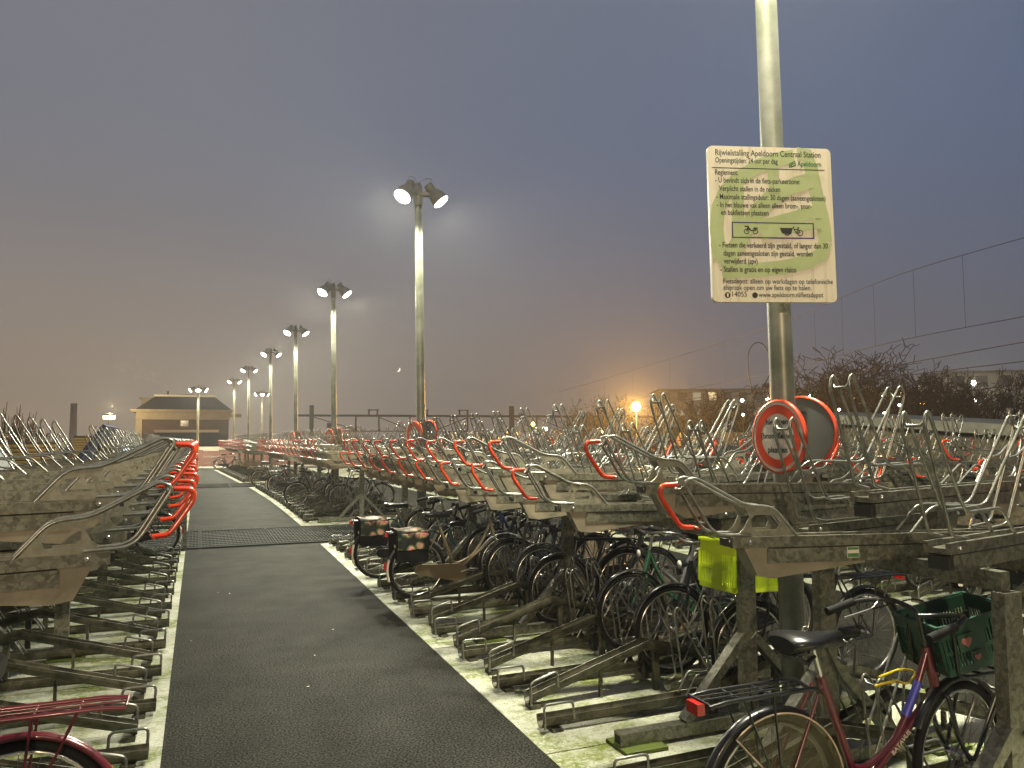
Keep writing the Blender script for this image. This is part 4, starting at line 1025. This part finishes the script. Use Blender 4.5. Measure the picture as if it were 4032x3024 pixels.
# shelters at the left
def shelter(loc, label, m, w=1.1, L=3.0, slat=True, h=2.1, rz=0):
    t = thing('canopy_panel', label, 'shelter', loc, rz)
    p = MB(); p.bar((-.62, 0, .62), (.42, 0, 2.15), L, .10, side=(0, 1, 0)); build('sloping_panel', p, m, t)
    for x_, z_ in ((-.45, .75), (.3, 1.9)):
        for y_ in (-L / 2 + .1, L / 2 - .1): q = MB(); q.box((x_ - .03, y_ - .03, 0), (x_ + .03, y_ + .03, z_)); build('leg', q, 'portal_steel', t)
    return t
shelter((-2.55, 22.5, 0), 'blue sloping canopy panel rising behind the left rack', 'blue_sheet')
t = shelter((-4.35, 15.0, 0), 'dark sloping canopy panel at the left edge behind the rack', 'dark_sheet')
t.rotation_euler = (0, 0, pi); t.location = (-3.55, 16.2, -.02)
def slat_wall(loc, w, h, label, m='slat_yellow', rz=0):
    t = thing('slatted_shed', label, 'shed', loc, rz); n = int(h / .09)
    p = MB(); p.box((0, .02, 0), (w, 1.6, h)); build('body', p, 'rubble_wall', t)
    q = MB(); q.box((0, -.012, 0), (w, .014, .066)); me = q.mesh('slat', [m])
    for k in range(n): link('slat', me, t, (0, 0, k * .09 + .01))
    return t
slat_wall((-4.05, 30.5, 0), 1.25, 1.95, 'yellow-lit slatted shed behind the blue canopy panel')
slat_wall((-5.1, 20.0, 0), 2.1, 1.75, 'yellow-lit slatted shed at the left edge of the photo')
# leafless shrubs at the left
def shrub(seed, h, w, n):
    r = random.Random(seed); mb = MB()
    for k in range(n):
        x = r.gauss(0, w * .4); y = r.gauss(0, w * .3); hh = h * r.uniform(.45, 1) * (1 - .12 * abs(x) / w); lx_ = r.gauss(0, .12); ly_ = r.gauss(0, .1)
        pts = [(x * .5, y * .5, 0)]; 
        for j in range(1, 6): q = j / 5; pts.append((x * (.5 + .5 * q) + lx_ * hh * q + r.gauss(0, .02), y * (.5 + .5 * q) + ly_ * hh * q, hh * q))
        mb.tube(pts, [.042 * (1 - i / 7.5) for i in range(6)], 3, caps=False)
        for _ in range(7):
            i = r.randint(2, 4); b0 = V(pts[i]); d = V((r.gauss(0, .10), r.gauss(0, .1), r.uniform(.25, .6)))
            mb.tube([b0, b0 + d], [.022, .012], 3, caps=False)
    return mb.mesh('twigs', ['twig_brown'])
SH = [shrub(i, 3.6, 1.0, 60) for i in range(3)]
wh = ['at the left edge of the photo, tallest', 'second from the left edge', 'third from the left edge', 'fourth from the left edge', 'fifth, left of the far chimney', 'sixth, in front of the far chimney', 'last and lowest, right of the far chimney']
for i, (x, y, h) in enumerate([(-8.6, 37, 1.65), (-8.0, 38.5, 1.48), (-7.4, 39, 1.36), (-6.9, 40, 1.22), (-6.2, 40.5, 1.06), (-5.7, 42, .92), (-5.2, 44, .70)]):
    t = thing('willow_shrub', 'leafless upright shrub behind the left rack, ' + wh[i], 'shrub', (x, y, -1.6), i * 1.3, 'leafless shrubs behind the left rack')
    link('twigs', SH[i % 3], t).scale = (1, 1, h * 1.02)

# ------------------------------------------------------------------ railway
def wirepts(a, b, sag, n=14):
    a, b = V(a), V(b); return [a.lerp(b, k / n) - V((0, 0, sag * 4 * (k / n) * (1 - k / n))) for k in range(n + 1)]
def spline(pts, n=5):
    pts = [V(p) for p in pts]; o = []
    for i in range(len(pts) - 1):
        p0 = pts[max(i - 1, 0)]; p1 = pts[i]; p2 = pts[i + 1]; p3 = pts[min(i + 2, len(pts) - 1)]
        for k in range(n): t_ = k / n; o.append(.5 * ((2 * p1) + (p2 - p0) * t_ + (2 * p0 - 5 * p1 + 4 * p2 - p3) * t_ ** 2 + (3 * p1 - p0 - 3 * p2 + p3) * t_ ** 3))
    o.append(pts[-1]); return o
contact = spline([(24.5, 8, 5.9), (26.3, 17.8, 5.89), (27.9, 24, 5.93), (31.0, 31, 6.0), (34.6, 40, 6.0), (40.2, 62, 5.85), (44.5, 82, 5.7), (47.5, 99.4, 5.5)], 8)
mess = [V((p.x, p.y, p.z + dxr(p.y, [(8, 2.5), (18, 2.73), (32, 3.0), (60, 3.1), (110, 2.9)]))) for p in contact]
def wire_thing(label, c_, m_, r, sep, dz=0):
    t = thing('overhead_line', label, 'overhead wire', c_[0] + V((0, 0, 0)))
    o_ = V(c_[0]); p = MB(); p.tube([q - o_ for q in c_], r, 4); build('contact_wire', p, 'wire_black', t)
    if m_:
        p = MB(); p.tube([q - o_ for q in m_], r, 4); build('carrier_wire', p, 'wire_black', t)
        for k in range(3, len(m_) - 1, 4):
            a = m_[k]; q = c_[k]
            d = MB(); d.tube([a - o_, q - o_], r * .6, 3); build('dropper', d, 'wire_black', t)
    return t
wire_thing('nearest overhead railway line, highest black wires crossing the right sky', contact, mess, .013, 0)
c2 = spline([(42, 15, 6.1), (44.6, 30.2, 6.14), (50.5, 56, 6.2), (54, 80, 6.0), (56, 100, 5.7)], 8); m2 = [p + V((0, 0, 2.1 - .0 * i)) for i, p in enumerate(c2)]
wire_thing('second overhead railway line, thick black wire below the nearest one', c2, None, .026, 0)
c3 = spline([(66, 30, 6.5), (71.4, 48.5, 6.55), (91, 101, 6.84)], 8); wire_thing('third overhead railway line, lowest thin wire in front of the flats', c3, None, .04, 0)
c4 = spline([(29.5, 14, 5.7), (32, 24, 5.75), (38, 40, 5.8), (46, 70, 5.6), (53, 97, 5.5)], 8); wire_thing('overhead line between the nearest and the second line', [p + V((4.5, 0, .55)) for p in c4], None, .022, 0)
# portal
A = V((13.0, 113.4, 5.25)); B = V((64, 92.8, 4.75)); D = (B - A); L_ = D.length; u_ = D.normalized()
t = thing('catenary_portal', 'long dark steel catenary portal across the tracks behind the racks', 'gantry', A)
p = MB(); p.bar((0, 0, 0), D, .30, .32, side=(0, 0, 1)); build('beam', p, 'portal_steel', t)
p = MB(); p.bar(V((0, 0, -2.2)) + u_ * 4, D + V((0, 0, -2.2)), .12, .12, side=(0, 0, 1)); build('lower_rod', p, 'portal_steel', t)
for s_, h_ in ((.035, 1.45), (.555, 1.45)):
    p = MB(); q = D * s_; p.box((q.x - .28, q.y - .28, -9.5), (q.x + .28, q.y + .28, h_ + q.z)); build('mast', p, 'portal_steel', t)
p = MB(); q = D * .085; p.box((q.x - .5, q.y - .3, -9.5), (q.x + .3, q.y + .3, -1.1)); build('mast', p, 'portal_steel', t)
for k, s_ in enumerate((.15, .21, .29, .36, .44, .62, .70, .78, .86)):
    p = MB(); q = D * s_; p.bar(q, q + V((0, 0, -2.15)), .2, .2, side=(1, 0, 0)); build('hanger', p, 'portal_steel', t)
for s0, s1 in ((.04, .15), (.21, .29), (.36, .29), (.44, .36), (.555, .62), (.62, .70)):
    p = MB(); p.bar(D * s0 + V((0, 0, -.2)), D * s1 + V((0, 0, -2.0)), .12, .12, side=(0, 0, 1)); build('tie_rod', p, 'portal_steel', t)
for s_ in (.195, .325, .43):
    p = MB(); q = D * s_
    for o2 in (-.6, .6): p.box((q.x + o2 - .1, q.y - .1, q.z + .16), (q.x + o2 + .1, q.y + .1, q.z + .75))
    p.box((q.x - .8, q.y - .1, q.z + .75), (q.x + .8, q.y + .1, q.z + .9)); build('insulator', p, 'portal_steel', t)
# hanging loop by the signpost
t = thing('wire_loop', 'black looped feeder cable hanging left of the tall signpost', 'cable', (33.6, 40.1, 4.6))
p = MB(); c_ = V((0, 0, 0)); xh = V(cx)
p.tube([V((0, 0, 2.2)) + xh * (-.7 * cos(a)) + V((0, 0, 1.15 * sin(a))) for a in [pi * k / 12 for k in range(13)]] + [V((0, 0, 1.3)) + xh * .72, V((0, 0, .2)) + xh * .1], .03, 5)
p.tube([V((0, 0, 2.2)) + xh * -.7, V((0, 0, 1.2)) + xh * -.68, V((0, 0, .1)) + xh * -.45], .025, 5)
for sx_ in (-.75, -.25, .25): p.tube([V((0, 0, .25)) + xh * (sx_ + .28 * cos(2 * pi * k / 10)) + V((0, 0, .28 * sin(2 * pi * k / 10))) for k in range(10)], .025, 4, closed=True)
build('cable', p, 'wire_black', t)
# platform canopies with lit sign
t = thing('platform_canopy', 'black curved platform canopy with a small lit sign left of the signpost', 'canopy', (33.8, 50.6, -4.5))
z5 = 4.5
p = MB(); xh = V((.78, -.62, 0))
prof = [(-.8, z5 + 1.0), (1.0, z5 + 1.75), (3.2, z5 + 2.15), (7.4, z5 + 2.25), (7.4, z5 + 1.05), (3.2, z5 + 1.2), (1.0, z5 + 1.35), (-.6, z5 + .8)]
vs = [xh * a + V((0, 0, z)) for a, z in prof] + [xh * a + V((2.5, 3.5, z)) for a, z in prof]; n = 8
p.add(vs, [tuple(range(n)), tuple(range(2 * n - 1, n - 1, -1))] + [(i, i + n, (i + 1) % n + n, (i + 1) % n) for i in range(n)]); build('roof', p, 'canopy_black', t)
p = MB(); q = V((.6, -.5, 0)); p.add([q + V((a, b, z)) for z in (0, z5 + 1.6) for a, b in ((-.3, -.3), (.3, -.3), (.3, .3), (-.3, .3))] + [q + V((0, 0, z5 + 2.4))], [(0, 1, 5, 4), (1, 2, 6, 5), (2, 3, 7, 6), (3, 0, 4, 7), (4, 5, 8), (5, 6, 8), (6, 7, 8), (7, 4, 8)]); build('post', p, 'canopy_black', t)
p = MB(); a_ = xh * 1.3 + V((-.15, -.15, z5 + .88)); b_ = xh * 2.9 + V((-.15, -.15, z5 + .88)); p.bar(a_, b_, .04, .13, side=(1, 1, 0)); build('lit_lettering', p, 'dim_window', t)
t = thing('platform_canopy', 'short flat black canopy with a lamp beneath, behind the hoops at mid picture', 'canopy', (30.5, 62, -4.5))
p = MB(); p.add([(0, 0, 5.4), (5.2, -3.6, 5.65), (5.4, -3.4, 5.95), (0, .2, 5.6), (1.5, 3, 5.4), (6.7, -.6, 5.65), (6.9, -.4, 5.95), (1.5, 3.2, 5.6)], [(0, 1, 2, 3), (7, 6, 5, 4), (0, 4, 5, 1), (1, 5, 6, 2), (2, 6, 7, 3), (3, 7, 4, 0)]); build('roof', p, 'canopy_black', t)
p = MB(); p.box((2.4, -.5, 0), (2.7, -.2, 5.5)); build('post', p, 'canopy_black', t)
# long low building with sloping roof edge, right
t = thing('ramp_building', 'long low stone-walled ramp building with a pale sloping roof edge at the right', 'building', (14, 5, 0))
Aa, Bb = V((0, 11.2, 2.24)), V((0, -1.0, 1.36))
p = MB(); p.add([Aa, Bb, Bb + V((0, 0, .21)), Aa + V((0, 0, .21)), Aa + V((3, 0, 0)), Bb + V((3, 0, 0)), Bb + V((3, 0, .21)), Aa + V((3, 0, .21))], [(0, 1, 2, 3), (7, 6, 5, 4), (0, 4, 5, 1), (1, 5, 6, 2), (2, 6, 7, 3), (3, 7, 4, 0)]); build('roof_edge', p, 'fascia_grey', t)
for o in (p,): pass
p = MB(); p.add([(.3, 11.0, -.4), (.3, -.9, -.4), (.3, -.9, 1.35), (.3, 11.0, 2.22), (2.6, 11.0, -.4), (2.6, -.9, -.4), (2.6, -.9, 1.35), (2.6, 11.0, 2.22)], [(0, 1, 2, 3), (7, 6, 5, 4), (0, 4, 5, 1), (1, 5, 6, 2), (2, 6, 7, 3), (3, 7, 4, 0)]); build('wall', p, 'rubble_wall', t)
for k in range(6):
    p = MB(); yy = 1.0 + k * 1.7; p.box((.26, yy, .9), (.298, yy + .35, 1.35)); build('window', p, 'lit_window' if k == 4 else 'window_glass_dark', t)

# ------------------------------------------------------------------ apartments
def flats(loc, rz, w, d, h, floors, bays, label, seed, lit=.16, cat='apartment building'):
    t = thing('apartment_block', label, cat, loc, rz); r = random.Random(seed)
    p = MB(); p.box((0, 0, 0), (w, d, h)); build('wall', p, 'apartment_wall', t)
    p = MB(); p.box((-.2, -.5, h), (w + .2, d + .2, h + .35)); build('roof_edge', p, 'fascia_grey', t)
    fh = h / floors; bw = w / bays
    win = {}
    for nm, m in (('a', 'window_glass_dark'), ('b', 'lit_window'), ('c', 'dim_window')):
        q = MB(); q.box((0, -.03, 0), (bw * .52, .0, fh * .5)); win[nm] = q.mesh('window', [m])
    bal = MB(); bal.box((0, -1.0, 0), (w, -.01, .16)); bal.box((0, -1.05, .16), (w, -1.0, 1.0)); bm = bal.mesh('balcony', ['apartment_wall'])
    for f in range(floors):
        if f: link('balcony', bm, t, (0, 0, f * fh))
        for b_ in range(bays):
            k = r.random(); nm = 'b' if k < lit * .5 else ('c' if k < lit else 'a')
            link('window', win[nm], t, (b_ * bw + bw * .24, 0, f * fh + fh * .38))
    p = MB(); p.box((w * .3, 3, h + .35), (w * .3 + 2, 5, h + 1.6)); build('roof_plant', p, 'portal_steel', t)
    return t
flats((96, 76, -4.5), R_(-30), 60, 10, 15.0, 5, 20, 'tall grey apartment block at the right edge behind the bare trees', 3, .22)
flats((86, 133, -4.5), R_(-24), 74, 10, 15.8, 5, 24, 'long pale apartment block behind the bare trees, left of the tall one', 5, .18)
# small street lights in the town
def town_lamp(x, y, z, m, label, s=.22, power=None, col=(1, .5, .1)):
    s *= .95
    t = thing('town_lamp', label, 'street lamp', (x, y, -4.5), 0, 'distant lamps in the town')
    p = MB(); p.lathe([(.035, 0), (.025, z + 4.5 - s)], 6); build('pole', p, 'wire_black', t)
    p = MB(); p.lathe([(.01, z + 4.5 - s), (s * .7, z + 4.5 - s * .7), (s, z + 4.5), (s * .7, z + 4.5 + s * .7), (.01, z + 4.5 + s)], 10); build('globe', p, m, t)
    if power:
        L = bpy.data.lights.new('point', 'POINT'); L.energy = power; L.color = col if m == 'bulb_sodium' else (1, .93, .72); L.shadow_soft_size = .3
        o = bpy.data.objects.new('lamp_light', L); C.objects.link(o); o.parent = t; o.location = (-.5, -.6, z + 4.5)
def camxy(px, zc):
    d = cx * ((px - 2016) / 3028) - V(cz); return d * zc
def at(px, py, zc):
    d = cx * ((px - 2016) / 3028) - cy * ((py - 1512) / 3028) - V(cz); return V((0, 0, CAMH)) + d * zc
for px, py, zc_, m, lb, s, pw in [(2505, 1602, 58, 'bulb_sodium', 'brightest orange sodium lamp glowing among the trees', .42, 26000),
    (3360, 1578, 70, 'bulb_sodium', 'orange lamp right of the tall signpost, seen through a wheel hoop', .26, 900), (3632, 1590, 80, 'bulb_sodium', 'orange lamp under the big branch of the widest tree', .28, 900),
    (3713, 1662, 75, 'bulb_sodium', 'lower orange lamp near the roof edge at the right', .18, 0), (2922, 1577, 120, 'bulb_white', 'white lamp on the flats left of the signpost', .30, 700),
    (2926, 1633, 90, 'bulb_white', 'white lamp beside the black canopy end', .22, 0), (3022, 1571, 120, 'bulb_white', 'white lamp at the signpost left edge', .28, 700),
    (3191, 1558, 120, 'bulb_white', 'white lamp right of the signpost', .22, 700), (3297, 1550, 110, 'bulb_white', 'bright white lamp inside the tallest hoop', .33, 900),
    (3304, 1613, 90, 'bulb_white', 'white lamp below the one in the tallest hoop', .22, 0), (3478, 1560, 120, 'bulb_white', 'white lamp left of the second tall hoop', .22, 0),
    (3483, 1628, 100, 'bulb_white', 'cool white lamp low between the tall hoops', .3, 0), (3542, 1595, 110, 'bulb_white', 'white lamp right of the second tall hoop', .24, 0),
    (3832, 1508, 95, 'bulb_white', 'brightest white lamp high on the right-hand flats', .34, 1800), (3838, 1578, 95, 'bulb_white', 'white lamp below the brightest one on the flats', .26, 1200),
    (3845, 1650, 80, 'bulb_white', 'white lamp low at the right by the nearer hoops', .22, 0), (3620, 1526, 120, 'bulb_white', 'small white lamp behind the widest tree', .2, 900),
    (2150, 1690, 70, 'bulb_white', 'pale lamp low behind the racks in the middle', .16, 500), (2220, 1750, 40, 'bulb_sodium', 'small yellow lamp among the hoops in the middle', .10, 0),
    (2100, 1670, 90, 'bulb_sodium', 'yellow lamp behind the portal in the middle', .26, 1200), (2370, 1700, 60, 'bulb_sodium', 'small orange lamp left of the brightest sodium lamp', .12, 500),
    (150, 1795, 40, 'bulb_white', 'tiny lamp behind the left rack by the shrubs', .07, 0), (285, 1805, 40, 'bulb_sodium', 'small yellow lamp low behind the left rack', .10, 400), (60, 1700, 45, 'bulb_sodium', 'lamp hidden among the leafless shrubs at the left', .08, 1200)]:
    if px > 2900 and not pw: zc_, s = 60, s * .5
    q = at(px, py, zc_); town_lamp(q.x, q.y, q.z, m, lb, s, pw or None)

# ------------------------------------------------------------------ bare trees
def tree_mesh(seed, h, spread, gnarl=.5):
    r = random.Random(seed); tr = MB(); cr = MB()
    def grow(p, d, L, rad, dep, mb):
        pts = [p]; rs = [rad]; n = 4
        for k in range(n):
            d = (d + V((r.gauss(0, gnarl * .5), r.gauss(0, gnarl * .5), r.gauss(0, .25) + (.04 if dep else 0)))).normalized()
            p = p + d * L / n; pts.append(p); rs.append(max(rad * (1 - .34 * (k + 1) / n), .026))
        mb.tube(pts, rs, 5 if dep < 2 else 3, caps=False)
        if dep >= 6 or L < .3: return
        nb = 3 if dep < 2 or (dep < 5 and r.random() < .45) else 2
        for b in range(nb):
            q = pts[-1] if b < 2 else pts[r.choice((2, 3))]
            a = r.uniform(0, 6.28); s = r.uniform(.55, 1.0)
            side = V((cos(a), sin(a), r.uniform(-.25, .42))); nd = (d * .75 + side * s * spread).normalized()
            grow(q, nd, L * r.uniform(.68, .88), rs[-1] * .80, dep + 1, cr)
    p0 = V((0, 0, 0)); pts = [p0, V((r.gauss(0, .1), r.gauss(0, .1), h * .18)), V((r.gauss(0, .2), r.gauss(0, .2), h * .36))]
    tr.tube(pts, [h * .030, h * .025, h * .022], 8)
    for b in range(4):
        a = b * 1.57 + r.uniform(-.5, .5); grow(pts[-1], V((cos(a) * .8, sin(a) * .8, r.uniform(.35, 1.1))).normalized(), h * .19, h * .020, 0, cr)
    zs = max(v[2] for v in cr.v); return tr.mesh('trunk', ['bark']), cr.mesh('crown', ['bark']), zs
TM = [tree_mesh(s, 12, sp, g) for s, sp, g in ((11, .8, .55), (12, .95, .6), (13, .75, .7), (14, 1.0, .5))]
TREES = [(2235, 1600, 85, 'leafless tree farthest left of the row, above the portal'), (2290, 1560, 90, 'leafless pollarded tree second from the left of the row'), (2360, 1552, 90, 'leafless tree left of the brightest sodium lamp'),
         (2430, 1545, 95, 'leafless tree just left of the brightest sodium lamp'), (2575, 1560, 85, 'ivy-dark leafless tree right of the brightest sodium lamp'), (2645, 1565, 85, 'stunted leafless tree left of the black canopy post'),
         (2770, 1530, 80, 'broad leafless tree above the black canopy'), (2860, 1525, 85, 'broad leafless tree left of the wire loop'), (3190, 1425, 70, 'flat-topped leafless tree immediately right of the tall signpost'),
         (3300, 1490, 78, 'low leafless tree between the flat-topped tree and the widest one'), (3500, 1378, 65, 'widest and tallest leafless tree right of the signpost'), (3610, 1450, 75, 'leafless tree right of the widest tree'),
         (3720, 1475, 62, 'dense leafless tree in front of the tall flats'), (3830, 1490, 58, 'thin leafless tree before the lit flats'), (3960, 1480, 60, 'leafless tree at the right edge of the photo')]
for i, (px, py, zc_, lb) in enumerate(TREES):
    q = at(px, py, zc_); a, c_, zs = TM[[2, 2, 0, 0, 2, 2, 1, 1, 3, 0, 3, 1, 0, 2, 0][i]]
    t = thing('bare_tree', lb, 'tree', (q.x, q.y, -4.5), i * 1.7, 'leafless trees behind the railway')
    k = (q.z + 4.5) / zs * (1.0 if i < 8 else 1.07); kw = k * (.72 if i < 8 else (.92 if i not in (8, 10) else 1.1)); o1 = link('trunk', a, t); o2 = link('crown', c_, t); o1.scale = o2.scale = (kw, kw, k)
# low hedge masses under the trees
hd = MB(); r = random.Random(5)
for px, zc_ in [(p, 88 - (p - 2200) * .012) for p in range(2200, 4200, 8)]:
    q = at(px, 1600, zc_)
    for _ in range(3):
        b0 = V((q.x + r.gauss(0, 1), q.y + r.gauss(0, 1), -4.5)); hh = r.uniform(.8, 3.0)
        hd.tube([b0, b0 + V((r.gauss(0, .4), r.gauss(0, .4), hh * .6)), b0 + V((r.gauss(0, .9), r.gauss(0, .9), hh))], [.08, .05, .02], 3, caps=False)
tag(build('undergrowth', hd, 'bark'), kind='stuff', label='dark leafless undergrowth below the trees beyond the railway')
# moon
mo = MB(); q = at(1567, 1455, 900); vs = []; Rm = 2.6
for k in range(13):
    a = -pi / 2 + pi * k / 12; vs.append(cx * (Rm * cos(a) * 1.0) + cy * Rm * sin(a))
for k in range(11, 0, -1):
    a = -pi / 2 + pi * k / 12; vs.append(cx * (Rm * cos(a) * .45) + cy * Rm * sin(a))
rotm = Matrix.Rotation(-.6, 3, V(cz)); vs = [rotm @ v for v in vs]; nn = len(vs); vs = vs + [v - V(cz) * .5 for v in vs]
mo.add(vs, [tuple(range(nn)), tuple(range(2 * nn - 1, nn - 1, -1))] + [(i, (i + 1) % nn, (i + 1) % nn + nn, i + nn) for i in range(nn)])
tag(build('moon', mo, 'moon_glow', None, q), 'small bright crescent moon low in the sky, left of the centre post', 'moon')

hz = MB(); hz.box((-170, -60, -5.5), (240, 260, 17))
m = bpy.data.materials.new('haze'); m.use_nodes = True; m.node_tree.nodes.clear()
o_ = N(m.node_tree, 'ShaderNodeOutputMaterial'); v_ = N(m.node_tree, 'ShaderNodeVolumePrincipled')
v_.inputs['Density'].default_value = .0010; v_.inputs['Color'].default_value = (.85, .85, .85, 1); v_.inputs['Anisotropy'].default_value = .55
m.node_tree.links.new(v_.outputs[0], o_.inputs['Volume']); MATS['haze'] = m
tag(build('haze', hz, 'haze'), kind='stuff')

st = MB(); pc = [(-2.95, 82.2, 6.6), (-3.4, 82.5, 7.3), (-4.3, 83, 8.0), (-5.4, 83.5, 8.5), (-6.6, 84, 9.2), (-8.2, 85, 10.2)]
st.tube(spline(pc, 3), [.05] + [.20 + .07 * i for i in range(13)] + [.7, .05], 10, caps=False)
m = bpy.data.materials.new('steam_plume'); m.use_nodes = True; m.node_tree.nodes.clear(); t = m.node_tree
o_ = N(t, 'ShaderNodeOutputMaterial'); v_ = N(t, 'ShaderNodeVolumePrincipled'); v_.inputs['Color'].default_value = (1, .97, .93, 1)
g = N(t, 'ShaderNodeNewGeometry'); nz = N(t, 'ShaderNodeTexNoise'); nz.inputs['Scale'].default_value = 1.1; nz.inputs['Detail'].default_value = 4
t.links.new(g.outputs['Position'], nz.inputs['Vector']); mr = N(t, 'ShaderNodeMapRange'); mr.inputs['From Min'].default_value = .45; mr.inputs['From Max'].default_value = .68
mr.inputs['To Max'].default_value = .22; t.links.new(nz.outputs['Fac'], mr.inputs['Value']); t.links.new(mr.outputs[0], v_.inputs['Density']); t.links.new(v_.outputs[0], o_.inputs['Volume'])
MATS['steam_plume'] = m
tag(build('steam_plume', st, 'steam_plume'), 'pale plume of steam drifting left from the station roof flue', kind='stuff')
